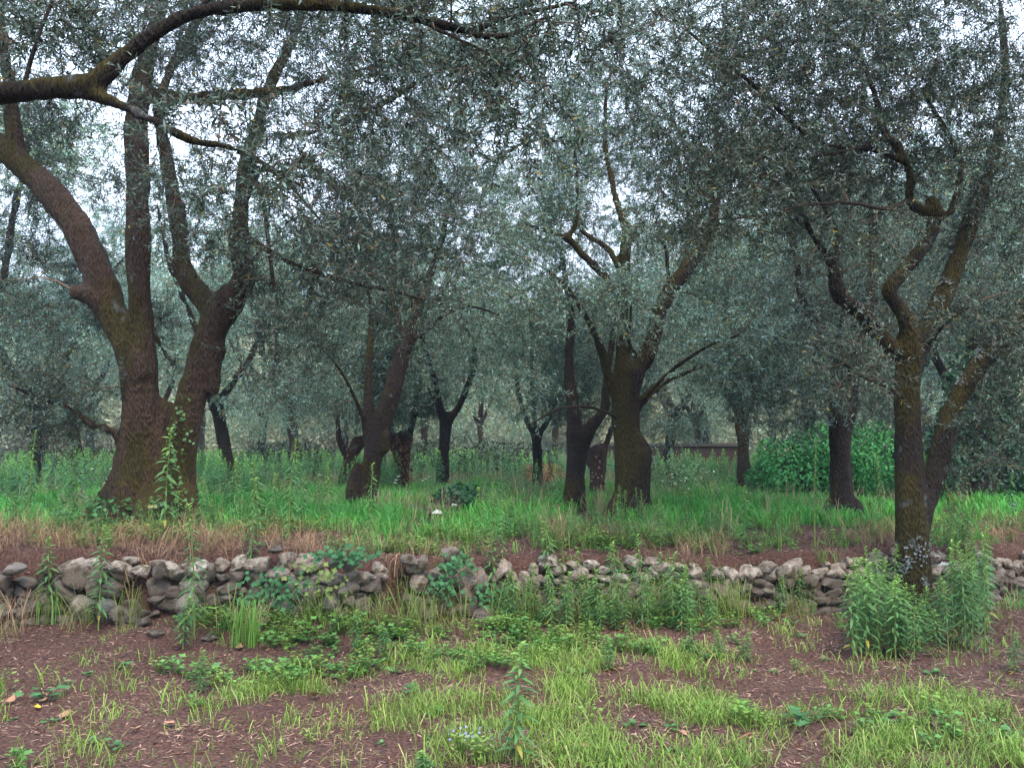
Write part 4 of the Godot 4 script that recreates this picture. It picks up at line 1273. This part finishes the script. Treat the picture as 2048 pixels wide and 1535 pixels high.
	# earth slides with dry roots on the face
	scatter("hanging_roots", hay, M.dry, 2600, [-5.0, 6.0, 6.8, 10.4], func(x: float, d: float) -> float: return 1.0 if absf(d - wall_d(x) - 0.06) < 0.09 and bump.get_noise_2d(x * 1.1 + 40, 0.9) > 0.02 else 0.06 if absf(d - wall_d(x) - 0.06) < 0.09 else 0.0, Vector2(0.35, 0.8), 1.3, Color(0.85, 0.75, 0.7), 0.3, "dry roots and stems hanging over the earth between the stones", "dry grass")
	# --- the meadow on the upper terrace
	var lush := [tuft(16, 0.19, 0.007, 0.6, 0.08, Color(0.085, 0.38, 0.07), Color(0.13, 0.37, 0.06)), tuft(14, 0.13, 0.006, 0.7, 0.07, Color(0.12, 0.30, 0.06), Color(0.2, 0.33, 0.07))]
	var mead := func(x: float, d: float) -> float:
		var w := wall_d(x)
		var c := smoothstep(w + 1.6, w + 2.5, d + 0.6 * bump.get_noise_2d(x, d)) * smoothstep(24.0, 15.0, d)
		var k := clampf(0.55 + 1.7 * bump.get_noise_2d(x * 0.8 + 13, d * 0.8), 0.04, 1.0)
		return c * k + 0.05
	scatter("meadow_grass", lush, M.grass, 30000, [-9.0, 10.5, 9.0, 22.0], mead, Vector2(0.6, 1.2), 0.2, Color(0.95, 1, 1.0), 0.2, "bright fresh grass on the upper terrace between the trees", "grass")
	var back := Shape.new()
	for k in [0, 3]:
		var m: ArrayMesh = S.weeds[k][1]
		var a := m.surface_get_arrays(0)
		var k0 := back.v.size()
		for j in a[Mesh.ARRAY_VERTEX].size():
			back.v.append(a[Mesh.ARRAY_VERTEX][j] * Vector3(1.0, 0.8, 1.0) + Vector3(0.12 * k, 0, 0.05 * k))
			back.n.append(a[Mesh.ARRAY_NORMAL][j])
			back.c.append(a[Mesh.ARRAY_COLOR][j])
		for j in a[Mesh.ARRAY_INDEX]:
			back.i.append(k0 + j)
	var mid := func(x: float, d: float) -> float:
		var c := smoothstep(13.0, 16.0, d + (2.5 if x < -4.0 else 0.0)) * clampf(0.55 + 1.4 * bump.get_noise_2d(x * 0.5 + 43, d * 0.5), 0.1, 1.0)
		return c * (0.12 if x > -2.4 and x < 4.0 and d < 21.0 else 1.0) + 0.02
	scatter("meadow_weeds", [back.mesh()], M.herb, 3800, [-13.0, 14.0, 10.6, 30.0], mid, Vector2(0.45, 1.0), 0.15, Color(1.15, 1.3, 1.45), 0.25, "bluish green tall weeds massed in the meadow behind the first trees", "weeds")
	var straw := [tuft(16, 0.38, 0.004, 0.7, 0.1, Color(0.40, 0.33, 0.20), Color(0.34, 0.25, 0.16))]
	scatter("straw_grass", straw, M.dry, 5200, [-11.0, 12.0, 9.2, 26.0], func(x: float, d: float) -> float: return clampf(bump.get_noise_2d(x * 0.6 + 83, d * 0.6) * 2.2, 0.02, 0.8) * smoothstep(9.5, 13.0, d), Vector2(0.5, 1.2), 0.3, Color(1, 1, 1), 0.25, "pale dry grass standing in patches of the meadow", "dry grass")


func build_small_things() -> void:
	# dry tan leaves on the soil: column, row, size in pixels, label
	var sheet := func(seed_: int) -> ArrayMesh:
		rng.seed = seed_
		var s := Shape.new()
		var radii := []
		for k in 11:
			radii.append([0.25, 0.42, 0.5, 0.4, 0.55, 0.8, 0.55, 0.42, 0.5, 0.4, 0.25][k] * r(0.8, 1.15))
		s.fan(Vector3(-0.4, 0, 0), Vector3(1, r(-0.1, 0.25), 0).normalized(), Vector3(0, r(-0.25, 0.25), 1).normalized(), radii, 1.0, r(0.25, 0.6), Color.WHITE)
		return s.mesh()
	var tan_mat := surface(Color(0.34, 0.19, 0.12), 0.85)
	var gold := surface(Color(0.55, 0.36, 0.04), 0.8)
	for q in [[273, 1467, 17, 0, "round tan dry leaf lying flat at lower left"], [130, 1440, 20, 0, "curled tan dry leaf beside the near left seedlings"], [338, 1455, 22, 0, "folded brown dry leaf right of the round tan one"], [630, 1401, 24, 0, "long pale dry leaf on the soil left of the grass"], [898, 1438, 15, 0, "pinkish dry leaf in the grass at centre left"], [82, 1408, 13, 0, "orange dry leaf under the broad seedling at left"], [538, 1418, 12, 0, "small orange dry leaf left of the pale one"], [74, 1423, 14, 1, "bright yellow fallen leaf under the broad seedling"], [478, 1302, 16, 0, "upright tan dry leaf below the ivy and straw"], [186, 1455, 15, 0, "dull tan leaf between the left seedlings"], [1367, 1473, 17, 0, "rust brown dry leaf in the grass at centre right"], [1168, 1500, 14, 0, "pale dry leaf in the grass near the bottom centre"], [1675, 1520, 26, 0, "wide tan dry leaf at the bottom right"], [1735, 1520, 18, 0, "smaller tan dry leaf at the bottom right"], [635, 1338, 14, 0, "tan dry leaf at the edge of the broad herbs"], [1000, 1324, 13, 1, "yellow leaf on the soil near the middle"], [20, 1410, 16, 0, "pale dry leaf at the left edge"], [975, 1458, 12, 0, "reddish dry leaf left of the nearest weed"], [460, 1460, 12, 0, "pink grey leaf on the soil, right of the folded brown one"]]:
		var p := hit(q[0], q[1])
		var o := part("dry_leaf", sheet.call(int(q[0])), gold if q[3] == 1 else tan_mat, self)
		o.transform = Transform3D(Basis(Vector3.UP, r(0, TAU)) * Basis(Vector3.RIGHT, r(-0.1, 0.4)).scaled(Vector3.ONE * q[2] * -p.z / FOCAL * 1.1), p + Vector3(0, 0.014, 0))
		tag(o, q[4], "leaf", "dry leaves on the soil")
	rng.seed = 77
	# broad seedlings
	var plain := [herb(9, 0.085, 0.11, 0.06, Color(0.07, 0.19, 0.06), false), herb(7, 0.1, 0.10, 0.05, Color(0.085, 0.21, 0.06), false), herb(12, 0.07, 0.14, 0.07, Color(0.06, 0.165, 0.06), true)]
	for q in [[85, 1402, 84, 2, "broad leaved seedling over a yellow leaf at left"], [245, 1338, 42, 0, "flat dark seedling on the bare soil at left"], [172, 1352, 28, 1, "pale two leaved seedling left of the flat dark one"], [195, 1488, 40, 2, "seedling near the bottom left, upper of two"], [240, 1500, 46, 2, "seedling near the bottom left, lower of two"], [330, 1348, 20, 1, "small seedling right of the flat dark one"], [420, 1350, 56, 0, "broad seedling at the left end of the herb patch"], [22, 1440, 24, 1, "bluish seedling at the left edge"], [100, 1445, 34, 1, "small seedling near the curled tan leaf"], [828, 1388, 52, 2, "round leaved plant among the grass at centre left"], [868, 1430, 50, 0, "pale plant below the round leaved one"], [862, 1480, 30, 1, "small plant left of the blue flowers"], [760, 1492, 26, 0, "little plant at the bottom, left of the blue flowers"], [1150, 1352, 52, 1, "spreading plant in the middle behind the grass"], [1105, 1450, 36, 1, "rosette in the grass right of the nearest weed"], [1270, 1455, 44, 1, "rosette in the middle of the near grass"], [1340, 1460, 36, 1, "rosette right of the one amid the near grass"], [1342, 1502, 30, 1, "two pale leaves near the bottom, lit from above"], [1375, 1508, 40, 1, "upright leaved rosette near the bottom right of centre"], [1610, 1455, 96, 2, "large dark spreading plant in the right grass"], [1770, 1445, 70, 1, "plant with one big upright pale leaf at right"], [1800, 1462, 60, 0, "broad plant beside the one with the big pale leaf"], [1872, 1352, 44, 1, "plant alone on the bare soil at right"], [1650, 1322, 26, 0, "small plant at the edge of the right thicket"], [1600, 1275, 30, 0, "small plant on the bare soil below the stacked stones"], [1480, 1345, 18, 1, "left of three tiny seedlings on the bare soil"], [1510, 1345, 18, 1, "middle of three tiny seedlings on the bare soil"], [1548, 1345, 22, 1, "right of three tiny seedlings on the bare soil"], [1410, 1320, 40, 0, "yellowing plant on the bare soil's left edge"], [2010, 1480, 60, 0, "plant at the right edge near the bottom"]]:
		var p := hit(q[0], q[1])
		var o := part("seedling", plain[q[3]], M.herb, self)
		o.transform = Transform3D(Basis(Vector3.UP, r(0, TAU)).scaled(Vector3.ONE * float(q[2]) * -p.z / FOCAL / 0.26), p)
		tag(o, q[4], "plant")
	# white umbels: column, row of the head, row of the foot, head in pixels
	var umbel := func(px: float, py: float, foot_row: float, size: float, label: String, group: String, tone: Color) -> void:
		var p := hit(px, foot_row)
		var headp := at(px, py, -p.z) - p
		var o := thing("white_umbel", p, label, "flower", group)
		var st := Shape.new()
		st.tube(PackedVector3Array([Vector3.ZERO, headp * 0.5 + Vector3(0.01, 0, 0), headp - Vector3(0, 0.03, 0)]), PackedFloat32Array([0.0035, 0.003, 0.002]), 5, Color(0.12, 0.2, 0.06))
		var f := Shape.new()
		var rad := size * 0.5 * -p.z / FOCAL
		for k in 46:
			var q := ball() * Vector3(rad, rad * 0.25, rad)
			var c := headp + q + Vector3(0, 0.012 - q.length_squared() / rad * 0.3, 0.0)
			if k % 3 == 0:
				st.tube(PackedVector3Array([headp - Vector3(0, 0.03, 0), c]), PackedFloat32Array([0.001, 0.0008]), 3, Color(0.14, 0.2, 0.08))
			for j in 3:
				var y := (Vector3.UP + ball() * 0.9).normalized()
				f.fan(c + ball() * rad * 0.16, y.cross(ball()).normalized(), y, [0.4, 0.6, 0.4, 0.6, 0.4, 0.6, 0.4], rad * 0.2, 0.1, jitter(tone, 0.08))
		part("stem", st.mesh(), M.herb, o)
		part("flower_head", f.mesh(), M.petal, o)
	var white := Color(0.78, 0.80, 0.78)
	umbel.call(874, 1025, 1098, 20, "white umbel flower in front of the ivy mound", "", white)
	umbel.call(908, 1010, 1062, 11, "smaller white umbel on the ivy mound's near side", "", white)
	umbel.call(1890, 1129, 1262, 22, "large white umbel flower right of the forked tree's trunk", "", white)
	umbel.call(305, 1014, 1082, 18, "cream flat umbel before the thick old tree's roots", "", Color(0.5, 0.5, 0.26))
	umbel.call(316, 993, 1078, 9, "yellowish umbel bud left of the tall weed on the old tree", "", Color(0.4, 0.42, 0.2))
	umbel.call(350, 985, 1078, 8, "yellowish umbel bud right of the tall weed on the old tree", "", Color(0.4, 0.42, 0.2))
	umbel.call(375, 1010, 1080, 8, "yellowish umbel bud at the old tree's right root", "", Color(0.4, 0.42, 0.2))
	for q in [[792, 960], [797, 953], [790, 966], [851, 958], [858, 954], [845, 962], [183, 938], [163, 945], [222, 938], [209, 966], [640, 950], [1362, 962], [1350, 968], [1378, 978], [1345, 955], [1370, 985]]:
		umbel.call(q[0], q[1], 990 + (int(q[0]) % 7), 7, "tiny white umbel flower dotted through the far meadow", "small white umbels of the meadow", white)
	# fallen stick
	var st := Shape.new()
	var a := hit(1450, 1496)
	var b := hit(1520, 1484)
	st.tube(PackedVector3Array([a + Vector3(0, 0.02, 0), a.lerp(b, 0.3) + Vector3(0, 0.035, 0.02), a.lerp(b, 0.7) + Vector3(0, 0.045, -0.01), b + Vector3(0, 0.04, 0)]), PackedFloat32Array([0.004, 0.006, 0.006, 0.004]), 6, Color(0.24, 0.11, 0.07))
	var stick := part("fallen_stick", st.mesh(), M.twig, self)
	tag(stick, "thin reddish stick lying in the grass at the lower right", "stick")
	# blue flowered plant at the bottom
	for q in [[920, 1522, 1466, "pale plant with small blue flowers left of the nearest weed"], [962, 1525, 1476, "second pale plant with blue flowers, next to the nearest weed"]]:
		var p := hit(q[0], q[1])
		var o := thing("blue_flower_plant", p, q[3], "plant")
		part("foliage", herb(46, 0.028, 0.07, 0.13, Color(0.2, 0.32, 0.07), false), M.herb, o, true)
		var f := Shape.new()
		for k in 16:
			var c := Vector3(r(-0.06, 0.06), r(0.1, 0.17), r(-0.05, 0.05))
			var y := (Vector3.UP + ball()).normalized()
			f.fan(c, y.cross(ball()).normalized(), y, [0.4, 0.7, 0.4, 0.7, 0.4, 0.7, 0.4], 0.012, 0.2, jitter(Color(0.34, 0.36, 0.62), 0.15))
		part("flowers", f.mesh(), M.petal, o, true)


func leaf_mass(count: int, radii: Vector3, leaf_size: float, lobed: bool, col: Color, shell: float) -> ArrayMesh:
	var s := Shape.new()
	for k in count:
		var p := ball()
		p = p.normalized() * pow(p.length(), shell)
		var lump := 1.0 + 0.35 * bump.get_noise_3d(p.x * 2.2, p.y * 2.2, p.z * 2.2 + radii.x * 9.0)
		var out := (p + Vector3(0, 0.3, 0)).normalized()
		var dir := (out * 0.4 + ball() + Vector3(0, -0.35, 0)).normalized()
		var side := dir.cross((out + ball() * 0.6).normalized()).normalized()
		var q := p * radii * lump
		if q.y < -radii.y * 0.9:
			continue
		if lobed:
			s.fan(q, dir, side, [0.25, 0.55, 0.35, 0.6, 0.4, 0.75, 0.4, 0.6, 0.35, 0.55, 0.25], leaf_size * r(0.6, 1.2), 0.1, jitter(col, 0.3))
		else:
			s.leaf(q, dir, side, leaf_size * r(0.7, 1.2), leaf_size * 0.45, 0.12, 0.25, jitter(col, 0.3))
	return s.mesh()


func stems(count: int, height: float, spread_: float, thick: float, col: Color) -> ArrayMesh:
	var s := Shape.new()
	for k in count:
		var a := r(0, TAU)
		var out := Vector3(cos(a), 0, sin(a)) * spread_ * r(0.3, 1.0)
		s.tube(PackedVector3Array([out * 0.12, out * 0.4 + Vector3(0, height * 0.5, 0) + ball() * 0.05, out + Vector3(0, height * r(0.7, 1.1), 0)]), PackedFloat32Array([thick, thick * 0.7, thick * 0.25]), 4, jitter(col, 0.2))
	return s.mesh()


func build_shrubs() -> void:
	# the round green bush
	var o := thing("green_bush", at(1610, HORIZON, 15.6) * Vector3(1, 0, 1) + Vector3(0, 0.6, 0), "broad fresh green leafy bush behind the dark tree, right of centre", "bush")
	part("stem", stems(26, 1.1, 0.9, 0.018, Color(0.07, 0.055, 0.04)), M.twig, o, true)
	for q in [[-0.15, 0.55, 0.0, 0.75, 0.62, 0.7], [0.35, 0.85, 0.2, 0.6, 0.45, 0.6], [1.05, 0.7, 0.2, 0.75, 0.66, 0.7], [-0.35, 0.3, -0.2, 0.55, 0.42, 0.5], [0.5, 0.35, -0.2, 0.8, 0.5, 0.5]]:
		var m := part("foliage", leaf_mass(3300, Vector3(q[3], q[4], q[5]), 0.075, false, Color(0.06, 0.27, 0.075), 0.4), M.herb, o, true)
		m.position = Vector3(q[0], q[1], q[2])
	# ivy on a low mound
	o = thing("ivy_mound", hit(905, 1022), "low mound overgrown with dark green ivy behind the wall", "ivy")
	part("stem", stems(46, 0.22, 0.45, 0.006, Color(0.16, 0.12, 0.10)), M.twig, o, true)
	var fol := part("foliage", leaf_mass(900, Vector3(0.34, 0.17, 0.3), 0.06, true, Color(0.035, 0.12, 0.05), 0.35), M.herb, o, true)
	fol.position = Vector3(0.08, 0.18, -0.1)
	# dead twigs beside it
	o = thing("brush_pile", hit(850, 1030), "small pile of grey dead twigs left of the ivy mound", "brush")
	part("twigs", stems(60, 0.16, 0.42, 0.004, Color(0.25, 0.18, 0.16)), M.dry, o, true)
	# flowering shrub
	o = thing("flowering_shrub", at(1350, HORIZON, 16.5) * Vector3(1, 0, 1) + Vector3(0, 0.62, 0), "pale green shrub dotted with white flowers, right of the burl tree", "shrub")
	part("stem", stems(20, 0.6, 0.6, 0.01, Color(0.10, 0.1, 0.06)), M.twig, o, true)
	fol = part("foliage", leaf_mass(2400, Vector3(0.62, 0.36, 0.5), 0.055, false, Color(0.11, 0.23, 0.10), 0.4), M.herb, o, true)
	fol.position = Vector3(0, 0.3, 0)
	var bl := part("flowers", leaf_mass(70, Vector3(0.6, 0.36, 0.52), 0.03, true, Color(0.7, 0.72, 0.7), 0.1), M.petal, o, true)
	bl.position = Vector3(0.05, 0.31, 0.02)
	# dry orange shrub
	o = thing("dry_shrub", at(1085, HORIZON, 19.5) * Vector3(1, 0, 1) + Vector3(0, 0.66, 0), "shrub of orange dry leaves left of the twin stemmed tree", "shrub")
	part("stem", stems(18, 0.5, 0.5, 0.008, Color(0.14, 0.09, 0.06)), M.twig, o, true)
	fol = part("foliage", leaf_mass(520, Vector3(0.46, 0.24, 0.3), 0.07, false, Color(0.42, 0.22, 0.11), 0.5), M.dry, o, true)
	fol.position = Vector3(0, 0.3, 0)
	# dead ivy-clad trunks
	var clad := func(px: float, d: float, w: float, top_row: float, label: String, tone: Color, lean: float) -> void:
		var p := at(px, HORIZON, d)
		p.y = gh(p.x, d)
		var t := thing("pollard_tree", p, label, "tree")
		var h := at(px, top_row, d).y - p.y
		var rad := w * 0.5 * d / FOCAL
		var l := [smooth_line(PackedVector3Array([Vector3(0, -0.2, 0), Vector3(0, h * 0.3, 0), Vector3(lean * 0.5, h * 0.7, 0), Vector3(lean, h, 0)]), PackedFloat32Array([rad * 1.3, rad * 0.85, rad * 0.9, rad * 1.05]), 3), smooth_line(PackedVector3Array([Vector3(lean * 0.5, h * 0.6, 0), Vector3(lean * 0.5 - 0.25, h * 1.1, 0), Vector3(lean - 0.4, h * 2.3, 0.1)]), PackedFloat32Array([rad * 0.6, rad * 0.45, rad * 0.25]), 3), smooth_line(PackedVector3Array([Vector3(lean, h * 0.85, 0), Vector3(lean + 0.2, h * 1.4, 0), Vector3(lean + 0.4, h * 2.5, 0.1)]), PackedFloat32Array([rad * 0.5, rad * 0.35, rad * 0.2]), 3)]
		part("trunk", body(l, 0.045, 0.06, 0.03, bark_paint(tone, 0.05, 0.0)), M.bark, t)
		var s := Shape.new()
		for k in 420 if label.contains("ivy") else 60:
			var a := r(0, TAU)
			var q := Vector3(cos(a) * rad * 1.02, r(0.05, 1.05) * h, sin(a) * rad * 1.02) + Vector3(lean * 0.4, 0, 0)
			var dir := (Vector3(cos(a), -1.2, sin(a)) + ball() * 0.6).normalized()
			s.leaf(q, dir, dir.cross(Vector3(cos(a), 0, sin(a))).normalized(), r(0.04, 0.07), 0.03, 0.1, 0.1, jitter(tone * 1.1, 0.3))
		part("dry_ivy", s.mesh(), M.dry, t, true)
		grow(t, l.slice(1), [[Vector3(lean, h + 1.0, 0), Vector3(1.2, 0.7, 1.0), 60], [Vector3(lean, h * 2.0 + 1.2, 0), Vector3(1.3, 1.0, 1.0), 60]], 7.0, 1.3, 3, Color(1.05, 1.12, 1.12))
	clad.call(802, 20.0, 36, 880, "pollarded trunk clad in rust brown dry ivy, right of the leaning tree", Color(0.20, 0.095, 0.055), 0.05)
	clad.call(690, 19.0, 26, 885, "brown trunk with a cut knob behind the leaning tree's left side", Color(0.15, 0.09, 0.06), 0.25)
	clad.call(1195, 16.5, 34, 905, "split pale brown trunk just left of the burl tree", Color(0.24, 0.16, 0.13), 0.02)
	# ivy-clad tree at the right
	var p2 := at(1955, HORIZON, 14.6)
	p2.y = gh(p2.x, 14.6)
	o = thing("ivy_clad_tree", p2, "dark tree wrapped in hanging ivy, right of the forked tree", "tree")
	var l2 := [smooth_line(PackedVector3Array([Vector3(0, -0.2, 0), Vector3(0.05, 0.7, 0), Vector3(-0.1, 1.5, 0), Vector3(0.1, 2.6, 0)]), PackedFloat32Array([0.26, 0.18, 0.16, 0.1]), 3)]
	part("trunk", body(l2, 0.045, 0.06, 0.03, bark_paint(Color(0.05, 0.04, 0.035), 0.3, 0.0)), M.bark, o)
	for q in [[0.0, 0.8, 0.28, 0.75], [0.35, 0.9, 0.35, 0.6], [-0.25, 1.3, 0.35, 0.5], [0.6, 0.6, 0.3, 0.55], [0.1, 1.9, 0.6, 0.5], [-0.5, 0.7, 0.25, 0.6], [0.9, 1.4, 0.5, 0.5]]:
		var m := part("ivy", leaf_mass(1000, Vector3(q[2], q[3], 0.3), 0.07, true, Color(0.035, 0.10, 0.05), 0.4), M.herb, o, true)
		m.position = Vector3(q[0], q[1], 0)
	# hedge in the back
	for q in [[930, 24.0, 1.5, 0.55, "dark low hedge behind the slim olive tree"], [1030, 26.0, 1.2, 0.5, "dark brown hedge left of the orange dry shrub"], [580, 25.0, 1.3, 0.5, "dark green hedge left of the leaning tree"], [1900, 19.0, 1.6, 0.7, "dark undergrowth behind the ivy clad tree"], [300, 27.0, 2.2, 0.5, "dark hedge behind the thick old tree"]]:
		var p := at(q[0], HORIZON, q[1])
		p.y = gh(p.x, q[1])
		o = thing("hedge", p, q[4], "hedge")
		var m := part("foliage", leaf_mass(2200, Vector3(q[2], q[3], 0.6), 0.1, false, Color(0.035, 0.065, 0.035), 0.4), M.herb, o, true)
		m.position.y = q[3] * 0.9
		part("stem", stems(24, q[3] * 1.6, q[2], 0.012, Color(0.08, 0.06, 0.045)), M.twig, o, true)
	# ivy that climbs the wall: column, row, spread in pixels
	for q in [[545, 1180, 66, 40, "dark green ivy patch spreading over the left part of the wall"], [690, 1108, 55, 22, "ivy hanging over the wall top left of the big boulders"], [915, 1125, 30, 22, "ivy sprig beside the tallest crowning boulder"], [890, 1165, 32, 30, "ivy below the tallest crowning boulder"], [640, 1160, 60, 36, "yellowish creeper between the ivy and the boulders"], [985, 1190, 40, 26, "creeper by the dark hollow in the wall"]]:
		var s := Shape.new()
		var c := Vector3.INF
		for k in int(q[2] * (0.9 if q[4].begins_with("yellow") else 2.0)):
			var b := ball() * ball().length() * 1.5
			var px: float = q[0] + b.x * q[2]
			var py: float = q[1] + b.y * q[3]
			var x: float = (px - 1024.0) / FOCAL * 8.2
			var d := wall_d(x) - r(0.08, 0.2)
			var p := at(px, py, d)
			if c == Vector3.INF:
				c = p
			p.y = maxf(p.y, gh(p.x, d) + 0.01)
			var dir := (Vector3(r(-1, 1), r(-1.0, 0.2), r(0, 0.6))).normalized()
			s.fan(p - c, dir, dir.cross(Vector3(r(-0.4, 0.4), 0.6, 1)).normalized(), [0.25, 0.55, 0.35, 0.65, 0.4, 0.8, 0.4, 0.65, 0.35, 0.55, 0.25], r(0.026, 0.048), 0.1, jitter(Color(0.17, 0.24, 0.06) if q[4].begins_with("yellow") else Color(0.04, 0.15, 0.05), 0.3))
		o = thing("ivy_patch", c, q[4], "ivy")
		part("foliage", s.mesh(), M.herb, o, true)
	# ivy that climbs the thick tree
	var s := Shape.new()
	var c := at(365, 900, 9.9)
	for k in 100:
		var px := lerpf(352, 372, rng.randf()) + r(-22, 22)
		var p := at(px, r(790, 1050), 9.78 + r(-0.05, 0.05))
		var dir := (Vector3(r(-1, 1), r(-1, 0.3), 0.4)).normalized()
		s.fan(p - c, dir, dir.cross(Vector3(0, 0.4, 1)).normalized(), [0.25, 0.5, 0.35, 0.6, 0.4, 0.75, 0.4, 0.6, 0.35, 0.5, 0.25], r(0.025, 0.042), 0.1, jitter(Color(0.06, 0.15, 0.05), 0.3))
	o = thing("climbing_ivy", c, "thin ivy climbing the right lobe of the thick old tree", "ivy")
	part("foliage", s.mesh(), M.herb, o, true)
	# brambles on its roots
	o = thing("bramble", hit(235, 1062), "bramble sprawling over the thick old tree's left roots", "bramble")
	part("stem", stems(16, 0.3, 0.5, 0.004, Color(0.13, 0.12, 0.05)), M.twig, o, true)
	fol = part("foliage", leaf_mass(420, Vector3(0.65, 0.2, 0.35), 0.05, true, Color(0.055, 0.16, 0.055), 0.6), M.herb, o, true)
	fol.position = Vector3(0, 0.16, 0.2)
	# straw heaps
	for q in [[500, 1270, 0.2, "heap of pale straw below the ivy patch"], [25, 1262, 0.28, "tuft of pale dead grass at the left edge below the wall"], [1110, 1075, 0.3, "tuft of pale seeding grass on the wall top in the middle"], [790, 1165, 0.16, "wad of dead brown stems lodged in the wall left of the pale boulder"], [1990, 1190, 0.3, "orange brown dry grass at the wall foot at far right"]]:
		o = part("dead_grass", tuft(60, q[2] * 1.3, 0.004, 1.1, q[2] * 0.5, Color(0.46, 0.33, 0.2), Color(0.3, 0.2, 0.12)), M.dry, self)
		o.position = hit(q[0], q[1])
		tag(o, q[3], "dry grass")
	o = part("grass_tuft", tuft(70, 0.36, 0.008, 0.45, 0.09, Color(0.12, 0.3, 0.05), Color(0.15, 0.28, 0.05)), M.grass, self)
	o.position = hit(490, 1292)
	tag(o, "tall fresh grass tuft below the ivy patch", "grass")
	o = part("grass_tuft", tuft(60, 0.3, 0.008, 0.6, 0.12, Color(0.14, 0.3, 0.06), Color(0.15, 0.26, 0.05)), M.grass, self)
	o.position = hit(105, 1245)
	tag(o, "arching green grass tuft at the wall foot at far left", "grass")


func build_far_wall() -> void:
	var a := at(1190, HORIZON, 27.0)
	var b := at(1490, HORIZON, 25.0)
	var o := thing("far_wall", Vector3(a.x, gh(a.x, 27.0), a.z), "dim brown wall far behind the burl tree", "wall")
	var along := Vector3(b.x - a.x, 0, b.z - a.z)
	var yaw := atan2(-along.z, along.x)
	var m := BoxMesh.new()
	m.size = Vector3(along.length(), 0.95, 0.4)
	var w := part("wall", m, surface(Color(0.11, 0.072, 0.058), 0.95), o)
	w.position = along * 0.5 + Vector3(0, 0.35, 0)
	w.rotation.y = yaw
	var cap := BoxMesh.new()
	cap.size = Vector3(along.length() + 0.1, 0.08, 0.52)
	var q := part("coping", cap, surface(Color(0.16, 0.13, 0.115), 0.95), o)
	q.position = along * 0.5 + Vector3(0, 0.867, 0)
	q.rotation.y = yaw


func _ready() -> void:
	# ---- camera, sky, light
	var cam := Camera3D.new()
	cam.name = "camera"
	cam.position = Vector3(0, EYE, 0)
	cam.rotation.x = pitch
	cam.fov = rad_to_deg(2.0 * atan(767.5 / FOCAL))
	cam.near = 0.05
	cam.far = 2000.0
	cam.current = true
	add_child(cam)
	var sky := ProceduralSkyMaterial.new()
	sky.sky_top_color = srgb(Color(0.64, 0.77, 1.0))
	sky.sky_horizon_color = srgb(Color(0.72, 0.83, 1.0))
	sky.sky_curve = 0.2
	sky.ground_bottom_color = srgb(Color(0.06, 0.06, 0.05))
	sky.ground_horizon_color = srgb(Color(0.3, 0.3, 0.3))
	sky.sun_angle_max = 0.0
	var env := Environment.new()
	env.background_mode = Environment.BG_SKY
	env.sky = Sky.new()
	env.sky.sky_material = sky
	env.tonemap_mode = Environment.TONE_MAPPER_LINEAR
	env.tonemap_exposure = 3.5
	env.sdfgi_enabled = true
	env.ssao_enabled = true
	env.ssil_enabled = true
	env.fog_enabled = FOG > 0.0
	env.fog_density = FOG
	env.fog_light_color = Color(0.80, 0.90, 1.0)
	var we := WorldEnvironment.new()
	we.name = "world_environment"
	we.environment = env
	add_child(we)
	var sun := DirectionalLight3D.new()
	sun.name = "overcast_sun"
	sun.light_color = Color(1.0, 0.93, 0.84)
	sun.light_energy = 0.5
	sun.light_angular_distance = 30.0
	sun.shadow_enabled = true
	sun.rotation = Vector3(deg_to_rad(-52), deg_to_rad(20), 0)
	sun.sky_mode = DirectionalLight3D.SKY_MODE_LIGHT_ONLY
	add_child(sun)
	# ---- what stands in it
	rng.seed = 20240
	bump.seed = 1
	bump.frequency = 0.55
	bump.fractal_octaves = 3
	broad.seed = 2
	broad.frequency = 0.05
	fine.seed = 3
	fine.frequency = 0.8
	fine.fractal_octaves = 3
	make_materials()
	build_ground()
	build_far_wall()
	make_sprays()
	var t0 := Time.get_ticks_msec()
	build_trees()
	print("trees ", Time.get_ticks_msec() - t0)
	build_far_trees()
	print("far ", Time.get_ticks_msec() - t0)
	make_rocks()
	build_wall()
	build_shrubs()
	build_weeds()
	build_small_things()
	build_ground_cover()
	print("sprays ", total)
	print("all ", Time.get_ticks_msec() - t0)

const CROWD := 2.3
const FOG := 0.001
